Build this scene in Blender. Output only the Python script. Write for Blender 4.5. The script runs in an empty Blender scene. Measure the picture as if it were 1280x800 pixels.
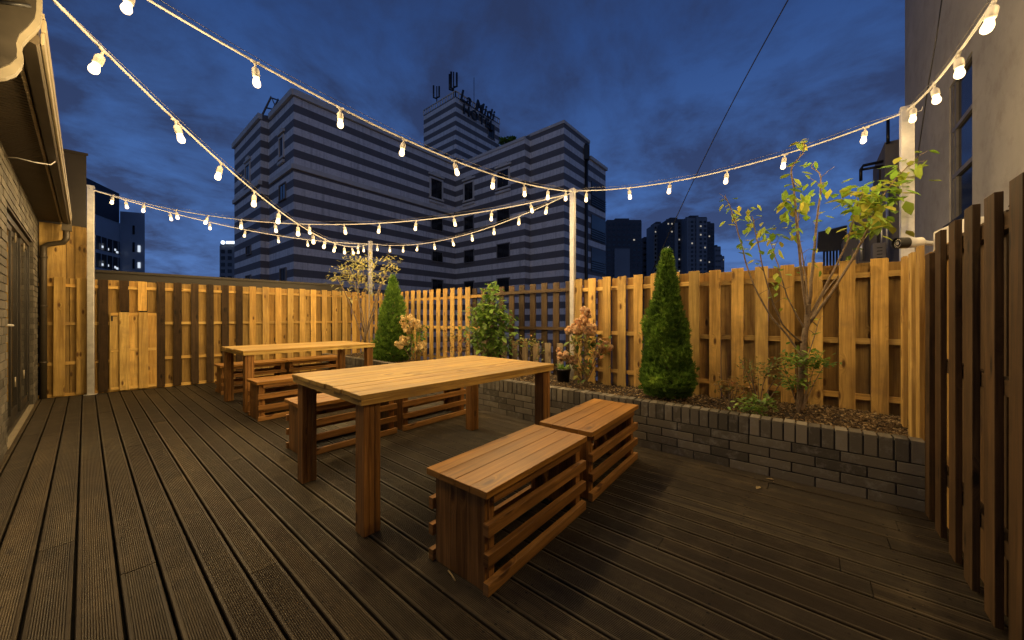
import bpy, bmesh, math, random
from mathutils import Vector, Matrix
R = random.Random(7)
BULB_W = 18.5
sc = bpy.context.scene
C = sc.collection
F, CX, CY, EYE = 444.67, 640.0, 397.95, 1.14
A = 0.8758                                   # yard axes: d across the deck boards, t along them
NX, NY = math.cos(A), math.sin(A)
def W(d, t, z=0.0): return Vector((NX*d - NY*t, NY*d + NX*t, z))
def DT(p): return (NX*p[0] + NY*p[1], -NY*p[0] + NX*p[1])
def PX(u, v, Y): return Vector(((u-CX)/F*Y, Y, EYE - (v-CY)/F*Y))
def ZV(v, Y): return EYE - (v-CY)/F*Y
def T_at(u, d):
    q = (u-CX)/F
    return (NX*d - NY*d*q)/(NY + NX*q)

# ------------------------------------------------------------------ scene graph helpers
def tag(o, label=None, cat=None, group=None, kind=None):
    if label: o['label'] = label
    if cat: o['category'] = cat
    if group: o['group'] = group
    if kind: o['kind'] = kind
    return o
def thing(name, label, cat, loc=(0, 0, 0), rz=0.0, group=None):
    o = bpy.data.objects.new(name, None); C.objects.link(o)
    o.empty_display_size = 0.1
    o.location = loc; o.rotation_euler = (0, 0, rz)
    return tag(o, label, cat, group)
def copy_tree(o, parent=None):
    c = o.copy(); C.objects.link(c)
    if parent: c.parent = parent
    for ch in list(o.children): copy_tree(ch, c)
    return c

class MB:
    """collects boxes, tubes, leaves into one mesh with UVs in metres along the grain and a random pair per piece"""
    def __init__(s): s.v = []; s.f = []; s.uv = []; s.r = []; s.sm = []
    def face(s, idx, uvs, r, smooth=False):
        s.f.append(tuple(idx)); s.uv += uvs; s.r += [r]*len(idx); s.sm.append(smooth)
    def obox(s, c, ax, ay, az, axis=0, r=None, off=None):
        """c centre, ax ay az half-extent vectors; axis: which one carries the grain"""
        c = Vector(c); ax, ay, az = Vector(ax), Vector(ay), Vector(az)
        r = r or (R.random(), R.random()); off = off or (R.random()*40, R.random()*40)
        b = len(s.v)
        L = (ax.length, ay.length, az.length)
        for i in (-1, 1):
            for j in (-1, 1):
                for k in (-1, 1): s.v.append(c + ax*i + ay*j + az*k)
        sg = [(i, j, k) for i in (-1, 1) for j in (-1, 1) for k in (-1, 1)]
        flip = ax.cross(ay).dot(az) < 0
        for q, n in (((0, 1, 3, 2), 0), ((4, 6, 7, 5), 0), ((0, 4, 5, 1), 1), ((2, 3, 7, 6), 1), ((0, 2, 6, 4), 2), ((1, 5, 7, 3), 2)):
            if flip: q = q[::-1]
            oth = [a for a in range(3) if a != n]
            if axis in oth: ua, va = axis, [a for a in oth if a != axis][0]
            else: ua, va = oth
            s.face([b+i for i in q], [(sg[i][ua]*L[ua]*(1 if axis in oth else .15)+off[0], sg[i][va]*L[va]+off[1]+n*3.3) for i in q], r)
    def box(s, x0, x1, y0, y1, z0, z1, axis=0, r=None):
        s.obox(((x0+x1)/2, (y0+y1)/2, (z0+z1)/2), ((x1-x0)/2, 0, 0), (0, (y1-y0)/2, 0), (0, 0, (z1-z0)/2), axis, r)
    def tube(s, pts, rad, n=8, cap=True, r=None):
        pts = [Vector(p) for p in pts]
        if not isinstance(rad, (list, tuple)): rad = [rad]*len(pts)
        r = r or (R.random(), R.random()); o = R.random()*20
        rings = []; l = 0
        prev = None
        for i, p in enumerate(pts):
            d = (pts[min(i+1, len(pts)-1)] - pts[max(i-1, 0)]).normalized()
            if prev is None:
                a = d.cross(Vector((0, 0, 1)) if abs(d.z) < .9 else Vector((1, 0, 0))).normalized()
            else:
                a = (prev - d*prev.dot(d)).normalized()
            prev = a; b = d.cross(a)
            if i: l += (p-pts[i-1]).length
            base = len(s.v)
            for k in range(n):
                w = 2*math.pi*k/n
                s.v.append(p + (a*math.cos(w) + b*math.sin(w))*rad[i])
            rings.append((base, l))
        for (b0, l0), (b1, l1) in zip(rings, rings[1:]):
            for k in range(n):
                k2 = (k+1) % n
                s.face((b0+k, b0+k2, b1+k2, b1+k), [(l0+o, k*.02), (l0+o, k*.02+.02), (l1+o, k*.02+.02), (l1+o, k*.02)], r, True)
        if cap:
            s.face([rings[0][0]+k for k in range(n)][::-1], [(0, 0)]*n, r)
            s.face([rings[-1][0]+k for k in range(n)], [(0, 0)]*n, r)
    def lathe(s, prof, n=16, c=(0, 0, 0), r=None, smooth=True):
        r = r or (R.random(), R.random()); c = Vector(c)
        rings = []
        for (rad, z) in prof:
            if rad < 1e-6: rings.append([len(s.v)]); s.v.append(c+Vector((0, 0, z)))
            else:
                b = len(s.v); rings.append([b+k for k in range(n)])
                for k in range(n):
                    w = 2*math.pi*k/n; s.v.append(c+Vector((rad*math.cos(w), rad*math.sin(w), z)))
        for a, b in zip(rings, rings[1:]):
            for k in range(n):
                k2 = (k+1) % n
                if len(a) == 1 and len(b) == 1: continue
                if len(a) == 1: q = (a[0], b[k2], b[k])
                elif len(b) == 1: q = (a[k], a[k2], b[0])
                else: q = (a[k], a[k2], b[k2], b[k])
                s.face(q, [(0, 0)]*len(q), r, smooth)
    def prism(s, poly, z0, z1, r=None):
        """vertical prism over a plan polygon given counter-clockwise"""
        r = r or (R.random(), R.random()); n = len(poly); b = len(s.v)
        for z in (z0, z1):
            for p in poly: s.v.append(Vector((p[0], p[1], z)))
        l = 0
        for k in range(n):
            k2 = (k+1) % n
            w = math.hypot(poly[k2][0]-poly[k][0], poly[k2][1]-poly[k][1])
            s.face((b+k, b+k2, b+n+k2, b+n+k), [(l, z0), (l+w, z0), (l+w, z1), (l, z1)], r); l += w
        s.face([b+n+k for k in range(n)], [(p[0], p[1]) for p in poly], r)
        s.face([b+k for k in range(n)][::-1], [(p[0], p[1]) for p in poly[::-1]], r)
    def leaf(s, p, d, up, L, w, r=None, curl=.15):
        d = d.normalized(); sd = d.cross(up)
        if sd.length < 1e-3: sd = d.cross(Vector((1, .3, 0)))
        sd.normalize(); nn = sd.cross(d)
        r = r or (R.random(), R.random())
        b = len(s.v)
        m1 = p + d*L*.35 - nn*w*.18; m2 = p + d*L*.7 - nn*(w*.12 + L*curl*.35)
        s.v += [p, p + d*L*.33 + sd*w*.5, p + d*L*.68 + sd*w*.38 - nn*L*curl*.3, p + d*L - nn*L*curl,
                p + d*L*.68 - sd*w*.38 - nn*L*curl*.3, p + d*L*.33 - sd*w*.5, m1, m2]
        for q in ((0, 6, 1), (1, 6, 7, 2), (2, 7, 3), (0, 5, 6), (5, 4, 7, 6), (4, 3, 7)):
            s.face([b+i for i in q], [(0, 0)]*len(q), r, True)
    def blade(s, p, d, sd, L, w, r):
        b = len(s.v)
        s.v += [p - sd*w*.3, p + sd*w*.3, p + d*L*.6 + sd*w*.5, p + d*L, p + d*L*.6 - sd*w*.5]
        s.face((b, b+1, b+2, b+3, b+4), [(0, 0)]*5, r)
    def build(s, name, mat, parent=None, bevel=0, loc=None):
        me = bpy.data.meshes.new(name)
        me.from_pydata(s.v, [], s.f); me.materials.append(mat)
        a = me.uv_layers.new(name='UVMap'); b = me.uv_layers.new(name='R')
        a.data.foreach_set('uv', [x for p in s.uv for x in p])
        b.data.foreach_set('uv', [x for p in s.r for x in p])
        me.polygons.foreach_set('use_smooth', s.sm)
        me.update()
        o = bpy.data.objects.new(name, me); C.objects.link(o)
        if parent: o.parent = parent
        if loc is not None: o.location = loc
        if bevel:
            m = o.modifiers.new('edge', 'BEVEL'); m.width = bevel; m.segments = 2; m.limit_method = 'ANGLE'; m.angle_limit = math.radians(50)
            m.harden_normals = False
        return o

# ------------------------------------------------------------------ materials
def newmat(name):
    m = bpy.data.materials.new(name); m.use_nodes = True
    nt = m.node_tree; nt.nodes.clear()
    out = nt.nodes.new('ShaderNodeOutputMaterial')
    return m, nt, out
class NT:
    def __init__(s, nt): s.nt = nt
    def n(s, typ, props=None, **ins):
        x = s.nt.nodes.new('ShaderNode'+typ)
        for k, v in (props or {}).items(): setattr(x, k, v)
        for k, v in ins.items():
            key = int(k[1:]) if k[0] == '_' and k[1:].isdigit() else k.replace('_', ' ')
            if isinstance(v, bpy.types.NodeSocket): s.nt.links.new(v, x.inputs[key])
            else: x.inputs[key].default_value = v
        return x
    def math(s, op, a, b=0.0, clamp=False):
        return s.n('Math', {'operation': op, 'use_clamp': clamp}, _0=a, _1=b).outputs[0]
    def ramp(s, fac, stops):
        x = s.nt.nodes.new('ShaderNodeValToRGB'); e = x.color_ramp.elements
        while len(e) < len(stops): e.new(.5)
        for el, (p, c) in zip(e, stops):
            el.position = p; el.color = (c, c, c, 1) if isinstance(c, (int, float)) else (*c[:3], 1)
        s.nt.links.new(fac, x.inputs[0]); return x.outputs[0]
    def mix(s, fac, a, b, mode='MIX'):
        x = s.n('Mix', {'data_type': 'RGBA', 'blend_type': mode})
        for i, v in ((0, fac), (6, a), (7, b)):
            if isinstance(v, bpy.types.NodeSocket): s.nt.links.new(v, x.inputs[i])
            else: x.inputs[i].default_value = v if i == 0 else (*v[:3], 1)
        return x.outputs[2]
    def noise(s, vec, scale=5.0, detail=3.0, rough=.5, dist=0.0, dim='3D'):
        return s.n('TexNoise', {'noise_dimensions': dim}, Vector=vec, Scale=scale, Detail=detail, Roughness=rough, Distortion=dist).outputs[0]
def uvnode(h, name='UVMap'): return h.n('UVMap', {'uv_map': name}).outputs[0]
def sep(h, v): return h.n('SeparateXYZ', Vector=v).outputs
def comb(h, x, y, z=0.0): return h.n('CombineXYZ', X=x, Y=y, Z=z).outputs[0]

def wood(name, dark, light, knot=None, rough=.6, tint=.35, knots=.55, spec=.3, grain=1.0, weather=None, bump=.25, coat=0.0):
    m, nt, out = newmat(name); h = NT(nt)
    uv = sep(h, uvnode(h)); rr = sep(h, uvnode(h, 'R'))
    u, v = uv[0], uv[1]
    # knots bend the grain
    kv = comb(h, h.math('MULTIPLY', u, 3.2), h.math('MULTIPLY', v, 9.0))
    vor = h.n('TexVoronoi', {'voronoi_dimensions': '2D', 'feature': 'F1'}, Vector=kv, Scale=1.0, Randomness=1.0)
    kd = vor.outputs['Distance']; kc = sep(h, vor.outputs['Color'])[0]
    has = h.math('GREATER_THAN', kc, knots)
    near = h.math('MULTIPLY', h.ramp(kd, [(0, 1.0), (.3, 0.0)]), has)
    vb = h.math('ADD', v, h.math('MULTIPLY', near, .05))
    n1 = h.noise(comb(h, h.math('MULTIPLY', u, 1.1), h.math('MULTIPLY', vb, 26*grain), rr[0]), 1.0, 3, .55, 1.1)
    n2 = h.noise(comb(h, h.math('MULTIPLY', u, 6.0), h.math('MULTIPLY', vb, 210*grain), rr[1]), 1.0, 3, .6)
    g = h.math('ADD', h.math('MULTIPLY', n1, .62), h.math('MULTIPLY', n2, .38))
    col = h.mix(h.ramp(g, [(.36, 0.0), (.62, 1.0)]), dark, light)
    br = h.n('MapRange', _0=rr[0], _3=1-tint, _4=1+tint*.6).outputs[0]
    col = h.mix(1.0, col, comb(h, br, h.math('MULTIPLY', br, h.n('MapRange', _0=rr[1], _3=.94, _4=1.06).outputs[0]), h.math('MULTIPLY', br, h.n('MapRange', _0=rr[1], _3=.85, _4=1.15).outputs[0])), 'MULTIPLY')
    if knot:
        kf = h.math('MULTIPLY', h.ramp(h.math('ADD', kd, h.math('MULTIPLY', n2, .04)), [(.09, 1.0), (.17, 0.0)]), has)
        col = h.mix(h.math('MULTIPLY', kf, .95), col, knot)
    pos = h.n('NewGeometry').outputs['Position']
    st = h.noise(pos, 2.3, 4, .6)
    col = h.mix(h.ramp(st, [(.35, .35), (.62, 0.0)]), col, [c*.45 for c in dark])
    if weather:
        w2 = h.noise(pos, 7.0, 5, .65)
        col = h.mix(h.ramp(w2, [(.5, 0.0), (.75, .5)]), col, weather)
    if name == 'deck_stain':
        sp = h.noise(pos, 26.0, 3, .5); col = h.mix(h.ramp(sp, [(.66, 0.0), (.70, .75)]), col, (.012, .009, .006))
        sm = h.noise(pos, 1.1, 6, .7); col = h.mix(h.ramp(sm, [(.42, .55), (.56, 0.0)]), col, (.03, .021, .012))
        pp = sep(h, pos)
        dd = h.math('ADD', h.math('MULTIPLY', pp[0], math.cos(.8758)), h.math('MULTIPLY', pp[1], math.sin(.8758)))
        tt = h.math('SUBTRACT', h.math('MULTIPLY', pp[1], math.cos(.8758)), h.math('MULTIPLY', pp[0], math.sin(.8758)))
        fd = h.math('FRACT', h.math('DIVIDE', h.math('ADD', dd, .0299), .12305))
        ad = h.math('MULTIPLY', h.math('ABSOLUTE', h.math('SUBTRACT', h.math('ABSOLUTE', h.math('SUBTRACT', fd, .5)), .29)), .12305)
        at_ = h.math('MULTIPLY', h.math('ABSOLUTE', h.math('SUBTRACT', h.math('FRACT', h.math('ADD', h.math('DIVIDE', tt, .61), h.math('MULTIPLY', rr[0], .035))), .5)), .61)
        scr = h.math('LESS_THAN', h.math('ADD', h.math('MULTIPLY', ad, ad), h.math('MULTIPLY', at_, at_)), .00003)
        col = h.mix(scr, col, (.006, .005, .004))
    bs = h.n('BsdfPrincipled', Base_Color=col)
    rg = h.n('MapRange', _0=g, _3=rough-.1, _4=rough+.15).outputs[0]
    nt.links.new(rg, bs.inputs['Roughness']); bs.inputs['Specular IOR Level'].default_value = spec
    if coat: bs.inputs['Coat Weight'].default_value = coat; bs.inputs['Coat Roughness'].default_value = .3
    bp = h.n('Bump', Strength=bump, Distance=.002, Height=g)
    nt.links.new(bp.outputs[0], bs.inputs['Normal'])
    nt.links.new(bs.outputs[0], out.inputs[0]); return m

def plain(name, col, rough=.6, metal=0.0, var=.2, scale=6.0, bump=0.0, bscale=60.0, spec=.4, dirt=None):
    m, nt, out = newmat(name); h = NT(nt)
    pos = h.n('NewGeometry').outputs['Position']
    n = h.noise(pos, scale, 5, .6)
    c = h.mix(h.ramp(n, [(.3, 0.0), (.7, 1.0)]), [x*(1-var) for x in col], [min(1, x*(1+var)) for x in col])
    if dirt:
        c = h.mix(h.ramp(h.noise(pos, scale*2.7, 6, .7), [(.5, 0.0), (.72, .7)]), c, dirt)
    bs = h.n('BsdfPrincipled', Base_Color=c, Roughness=rough, Metallic=metal)
    bs.inputs['Specular IOR Level'].default_value = spec
    if bump:
        bp = h.n('Bump', Strength=bump, Distance=.01, Height=h.noise(pos, bscale, 4, .6))
        nt.links.new(bp.outputs[0], bs.inputs['Normal'])
    nt.links.new(bs.outputs[0], out.inputs[0]); return m

def rndmat(name, cols, rough=.6, transl=0.0, spec=.3, extra=None, bump=0.0):
    """colour picked per piece from a ramp by the piece's own random number"""
    m, nt, out = newmat(name); h = NT(nt)
    rr = sep(h, uvnode(h, 'R'))
    n = len(cols)
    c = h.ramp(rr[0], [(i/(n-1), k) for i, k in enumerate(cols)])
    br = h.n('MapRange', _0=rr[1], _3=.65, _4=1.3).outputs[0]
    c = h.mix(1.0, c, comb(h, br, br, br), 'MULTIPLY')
    pos = h.n('NewGeometry').outputs['Position']
    if extra:
        c = h.mix(h.ramp(h.noise(pos, 11.0, 6, .7), [(.52, 0.0), (.75, .8)]), c, extra)
    bs = h.n('BsdfPrincipled', Base_Color=c, Roughness=rough)
    bs.inputs['Specular IOR Level'].default_value = spec
    if bump:
        bp = h.n('Bump', Strength=bump, Distance=.006, Height=h.noise(pos, 90, 4, .65))
        nt.links.new(bp.outputs[0], bs.inputs['Normal'])
    sh = bs.outputs[0]
    if transl:
        tr = h.n('BsdfTranslucent', Color=c)
        mx = h.n('MixShader', _0=transl); nt.links.new(sh, mx.inputs[1]); nt.links.new(tr.outputs[0], mx.inputs[2]); sh = mx.outputs[0]
    nt.links.new(sh, out.inputs[0]); return m

def emit(name, col, s):
    m, nt, out = newmat(name); h = NT(nt)
    nt.links.new(h.n('Emission', Color=(*col, 1), Strength=s).outputs[0], out.inputs[0]); return m

def glassy(name, col=(.02, .022, .025), rough=.08, spec=.6):
    m, nt, out = newmat(name); h = NT(nt)
    pos = h.n('NewGeometry').outputs['Position']
    bs = h.n('BsdfPrincipled', Base_Color=(*col, 1), Roughness=rough)
    bs.inputs['Specular IOR Level'].default_value = spec
    bp = h.n('Bump', Strength=.05, Distance=.01, Height=h.noise(pos, 2.0, 2)); nt.links.new(bp.outputs[0], bs.inputs['Normal'])
    nt.links.new(bs.outputs[0], out.inputs[0]); return m

def striped(name):
    m, nt, out = newmat(name); h = NT(nt)
    pos = h.n('NewGeometry').outputs['Position']; p = sep(h, pos)
    f = h.math('FRACT', h.math('DIVIDE', h.math('SUBTRACT', p[2], 9.68), 1.097))
    dk = h.math('LESS_THAN', f, .52)
    n = h.noise(pos, .9, 5, .65); n2 = h.noise(pos, 6.0, 4, .6)
    lightc = h.mix(n, (.66, .63, .60), (.84, .80, .76)); darkc = h.mix(n, (.115, .105, .105), (.17, .155, .152))
    c = h.mix(dk, lightc, darkc)
    # stone panel joints
    uv = sep(h, uvnode(h))
    row = h.math('FLOOR', h.math('DIVIDE', h.math('SUBTRACT', p[2], 9.68), .5485))
    off = h.math('MULTIPLY', h.math('MODULO', row, 2.0), .6)
    ju = h.math('LESS_THAN', h.math('FRACT', h.math('DIVIDE', h.math('ADD', uv[0], off), 1.35)), .02)
    c = h.mix(h.math('MULTIPLY', ju, .45), c, (.08, .08, .085))
    c = h.mix(h.ramp(n2, [(.45, 0.0), (.8, .3)]), c, (.12, .115, .11))
    # rain streaks
    st = h.noise(comb(h, h.math('MULTIPLY', p[0], 3.0), h.math('MULTIPLY', p[1], 3.0), h.math('MULTIPLY', p[2], .12)), 1.0, 4, .7)
    c = h.mix(h.ramp(st, [(.5, 0.0), (.75, .45)]), c, (.13, .12, .115))
    bs = h.n('BsdfPrincipled', Base_Color=c, Roughness=.75)
    nt.links.new(bs.outputs[0], out.inputs[0]); return m

M = {}
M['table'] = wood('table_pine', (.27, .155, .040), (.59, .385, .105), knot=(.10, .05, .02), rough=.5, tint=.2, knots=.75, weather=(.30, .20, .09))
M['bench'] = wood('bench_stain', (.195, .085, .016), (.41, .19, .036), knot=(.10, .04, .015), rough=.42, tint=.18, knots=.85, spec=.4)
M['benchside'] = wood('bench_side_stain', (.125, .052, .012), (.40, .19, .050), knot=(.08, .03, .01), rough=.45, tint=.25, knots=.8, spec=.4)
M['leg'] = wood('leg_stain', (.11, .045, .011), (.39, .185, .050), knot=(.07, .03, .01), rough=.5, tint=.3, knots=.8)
M['pine'] = wood('fence_pine', (.38, .22, .056), (.76, .49, .142), knot=(.09, .032, .01), rough=.7, tint=.32, knots=.66, weather=(.30, .19, .08))
M['pineback'] = wood('fence_pine_shade', (.28, .16, .044), (.55, .345, .10), knot=(.07, .03, .01), rough=.75, tint=.4, knots=.66, weather=(.2, .13, .06))  # darker copy of the pine: shade behind the front boards put into colour
M['darkboard'] = wood('fence_dark_stain', (.021, .013, .007), (.078, .045, .021), knot=(.012, .008, .005), rough=.65, tint=.4, knots=.6, spec=.15, weather=(.075, .045, .022))
M['brownboard'] = wood('fence_brown_tone', (.035, .02, .009), (.09, .052, .022), knot=(.03, .015, .008), rough=.6, tint=.3, knots=.6)  # darker brown tone for the rear pickets and the near right back boards
M['greywood'] = wood('fence_grey_wood', (.20, .15, .09), (.36, .28, .17), knot=(.1, .06, .03), rough=.75, tint=.3)
M['deck'] = wood('deck_stain', (.029, .022, .0125), (.074, .056, .031), knot=(.03, .02, .012), rough=.55, tint=.42, knots=.8, weather=(.115, .088, .052), spec=.2, bump=.35)
M['deckbase'] = plain('deck_underside', (.012, .010, .008), .9)
M['brick'] = rndmat('grey_brick', [(.080, .070, .053), (.115, .100, .076), (.155, .136, .102)], .75, extra=(.22, .21, .19), bump=.5)
M['mortar'] = plain('dark_mortar', (.028, .026, .023), .9, bump=.5)
M['hbrick'] = rndmat('building_brick', [(.055, .048, .036), (.085, .074, .055), (.115, .10, .074)], .8, extra=(.06, .05, .04), bump=.5)
M['hmortar'] = plain('building_mortar', (.045, .037, .03), .9)
M['soil'] = plain('soil', (.035, .024, .015), .95, var=.5, scale=20, bump=1.0, bscale=45)
M['chip'] = rndmat('bark_chip', [(.04, .024, .011), (.09, .056, .025), (.17, .11, .05), (.38, .28, .15)], .85)
M['steel'] = plain('galvanised_steel', (.78, .76, .72), .38, .85, var=.15, scale=14)
M['whitecable'] = plain('white_cable', (.86, .84, .80), .7, var=.03, spec=.2)
M['socket'] = plain('white_socket', (.78, .75, .69), .45)
def bulbglass(name, col, s_):
    m, nt, out = newmat(name); h = NT(nt)
    ad = h.n('AddShader'); nt.links.new(h.n('BsdfTransparent', Color=(.96, .96, .96, 1)).outputs[0], ad.inputs[0])
    nt.links.new(h.n('Emission', Color=(*col, 1), Strength=s_).outputs[0], ad.inputs[1])
    nt.links.new(ad.outputs[0], out.inputs[0]); m.cycles.emission_sampling = 'NONE'; return m
M['bulb'] = bulbglass('bulb_glow', (1.0, .72, .36), 2.6)
LAMP = bpy.data.lights.new('bulb_light', 'POINT'); LAMP.energy = BULB_W; LAMP.color = (1.0, .69, .31); LAMP.shadow_soft_size = .012
M['black'] = plain('black_metal', (.016, .016, .017), .35, var=.2)
M['frame'] = plain('door_frame_metal', (.035, .031, .026), .35, .3)
M['glass'] = glassy('door_glass', (.02, .017, .012), .04, .9)
M['winglass'] = glassy('window_glass', (.012, .013, .016), .1, .5)
M['chrome'] = plain('brushed_nickel', (.65, .62, .56), .25, 1.0, var=.05)
M['browntrim'] = plain('brown_sheet_metal', (.062, .048, .030), .5, .2, var=.12, scale=9)
M['trimlight'] = plain('beige_sheet_metal', (.25, .21, .14), .45, .1, var=.1, scale=9, bump=.15, bscale=180)
M['cover'] = plain('dull_cover_metal', (.030, .025, .018), .55, .1, var=.2, scale=12)
M['rim'] = plain('eave_moulding_paint', (.20, .175, .125), .5, var=.12, scale=14)
M['handle'] = plain('satin_handle', (.72, .69, .62), .35, .25, var=.05)
M['winframe'] = plain('window_frame', (.16, .15, .14), .5)
M['clad'] = plain('dark_brown_cladding', (.018, .0135, .008), .6, .1, var=.15, scale=5)
M['soffit'] = plain('soffit_slats', (.045, .034, .022), .6)
M['stucco'] = plain('beige_stucco', (.40, .38, .35), .9, var=.12, scale=1.4, bump=.5, bscale=70, dirt=(.28, .25, .22))
M['greyconc'] = plain('grey_render', (.20, .185, .175), .9, var=.2, scale=1.2, bump=.3, bscale=40)
M['officeblue'] = plain('pale_cladding', (.40, .42, .45), .6, var=.08, scale=.3)
M['stripe'] = striped('striped_stone')
M['cornice'] = plain('hotel_cornice', (.60, .56, .50), .7, var=.12, scale=1.0)
M['aptdark'] = plain('apartment_dark', (.055, .06, .075), .8, var=.15, scale=.05)
M['aptmid'] = plain('apartment_grey', (.16, .175, .20), .8, var=.12, scale=.05)
M['winlit'] = emit('lit_window', (.75, .85, 1.0), .9)
M['winwarm'] = emit('lit_window_warm', (1.0, .9, .75), .4)
M['signlit'] = emit('lit_sign', (.75, .87, 1.0), 2.2)
M['plastic'] = plain('white_plastic', (.72, .69, .63), .4, var=.06)
M['bark'] = plain('bark', (.16, .115, .075), .85, var=.4, scale=35, bump=.6, bscale=90)
M['twig'] = plain('twig_bark', (.20, .14, .085), .8, var=.3, scale=40)
M['thuja'] = rndmat('thuja_green', [(.05, .11, .016), (.14, .25, .035), (.26, .40, .055)], .6, .4)
M['leafyel'] = rndmat('yellow_green_leaf', [(.12, .23, .03), (.20, .33, .04), (.32, .41, .055), (.44, .40, .06)], .5, .35)
M['leafolive'] = rndmat('olive_leaf', [(.22, .22, .07), (.40, .37, .14), (.58, .52, .25)], .55, .3)
M['leafgreen'] = rndmat('broad_leaf', [(.07, .14, .022), (.14, .25, .04), (.25, .36, .065)], .42, .4, spec=.5)
M['leafred'] = rndmat('reddening_leaf', [(.28, .09, .03), (.30, .19, .05), (.17, .20, .05), (.38, .20, .09)], .55, .3)
M['leafsmall'] = rndmat('small_leaf', [(.07, .13, .03), (.14, .20, .045), (.27, .24, .06), (.28, .11, .04)], .55, .3)
M['flower'] = rndmat('dry_hydrangea', [(.78, .62, .30), (.88, .75, .42), (.70, .50, .25)], .7, .5)
M['flowerpink'] = rndmat('pink_hydrangea', [(.80, .58, .33), (.88, .70, .46), (.74, .46, .28)], .7, .5)
M['ground'] = plain('asphalt_ground', (.05, .05, .052), .9)
M['slab'] = plain('terrace_concrete', (.18, .17, .16), .9)

# ------------------------------------------------------------------ the setting
g = MB(); g.box(-600, 600, -300, 900, -6.2, -6.0); tag(g.build('ground', M['ground']), kind='structure')
def dtpoly(pts): return [tuple(W(d, t)[:2]) for d, t in pts]
sl = MB(); sl.prism(dtpoly([(-1.6, -2.5), (4.28, -.72), (4.28, 8.0), (-.5, 9.0), (-1.6, 9.0)]), -5.99, -.07)
tag(sl.build('terrace_slab', M['deckbase']), kind='structure')
# deck: grooved boards with dark gaps
dk = MB()
PITCH, D0 = .12305, -.0299
for i in range(-12, 27):
    a = D0 + i*PITCH + .0052; b = D0 + (i+1)*PITCH - .0052
    if a > 3.2: break
    b = min(b, 3.25)
    prof = [(a, -.028), (a, -.003), (a+.003, 0), (a+.011, 0)]
    ng = 13; w = (b-a-.022)/ng
    for k in range(ng):
        x = a+.011+k*w
        prof += [(x+w*.30, -.0022), (x+w*.55, -.0022), (x+w*.85, 0)] + ([(x+w*1.0, 0)] if k == ng-1 else [])
    prof += [(b-.003, 0), (b, -.003), (b, -.028)]
    t = -3.0 + R.random()*1.5 - 1.5
    tend = 8.34 - .1345*(max(a, -.5)-.069) - .015 if a > -.5 else 8.35
    while t < tend:
        L = R.choice([1.8, 2.4, 3.0, 3.6]); t1 = min(t+L, tend)
        rr = (R.random(), R.random()); o = (R.random()*40, R.random()*40); dz = R.uniform(-.0012, .0012)
        base = len(dk.v)
        for tt in (t, t1-.003):
            for (x, z) in prof: dk.v.append(W(x, tt, z+dz))
        n = len(prof)
        for k in range(n-1):
            dk.face((base+k, base+n+k, base+n+k+1, base+k+1), [(t+o[0], prof[k][0]+o[1]), (t1+o[0], prof[k][0]+o[1]), (t1+o[0], prof[k+1][0]+o[1]), (t+o[0], prof[k+1][0]+o[1])], rr)
        for e in (0, n):
            q = [base+e+k for k in range(n)]; dk.face(q if e == 0 else q[::-1], [(0, 0)]*n, rr)
        t = t1
tag(dk.build('deck', M['deck']), kind='structure')

# soil bed and bark mulch
PD, FD = 3.154, 4.11                         # planter face and back fence, measured across the boards
RT = -.561                                   # right fence
def t_left(d): return 8.334 - .1345*(d-.069) # left fence
so = MB(); nx, ny = 16, 120
hs = {}
def soil_h(d, t): return .345 + .03*math.sin(3.1*t+1.3*d) * math.sin(1.7*t-2*d) + .02*(d-3.6)
for i in range(nx+1):
    for j in range(ny+1):
        d = PD+.08 + (FD+.10-PD-.08)*i/nx; t = -.75 + (7.75+.75)*j/ny
        so.v.append(W(d, t, soil_h(d, t) + R.uniform(-.008, .008)))
for i in range(nx):
    for j in range(ny):
        a = i*(ny+1)+j; so.face((a, a+ny+1, a+ny+2, a+1), [(0, 0)]*4, (0, 0), True)
tag(so.build('soil', M['soil']), kind='structure')
mu = MB()
for _ in range(15000):
    t = -.55 + 8.2*(R.random()**1.7); d = R.uniform(PD+.09, FD+.02)
    s = R.uniform(.004, .0105)
    ax = Vector((R.uniform(-1, 1), R.uniform(-1, 1), R.uniform(-.4, .4))).normalized()
    ay = ax.cross(Vector((R.uniform(-.5, .5), R.uniform(-.5, .5), 1))).normalized(); az = ax.cross(ay)
    mu.obox(W(d, t, soil_h(d, t)+R.uniform(0, .012)), ax*s, ay*s*R.uniform(.35, .8), az*s*.3)
tag(mu.build('bark_mulch', M['chip']), 'brown bark mulch covering the raised planter bed', 'mulch', kind='stuff')

# planter wall of grey bricks with a soldier course
pw = thing('planter_wall', 'low dark grey brick wall with upright top course holding the planting bed', 'planter wall', W(PD, -.53), A)
mo = MB(); mo.box(.006, .085, 0.0, 8.3, -.02, .395); mo.build('mortar', M['mortar'], pw)
bk = MB()
for row in range(4):
    z0 = .001 + row*.0692
    y = -.0 if row % 2 == 0 else -.125
    while y < 8.3:
        a, b = max(0.0, y), min(8.3, y+.242)
        if b-a > .02: bk.box(R.uniform(-.002, .002), .092, a, b, z0, z0+.0622, 1)
        y += .25
y = .0
while y < 8.3:
    bk.box(R.uniform(-.003, .002), .105, y, y+.0585, .278, .41+R.uniform(-.003, .003), 2); y += .0672
bk.build('brick_course', M['brick'], pw, bevel=.003)

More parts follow.
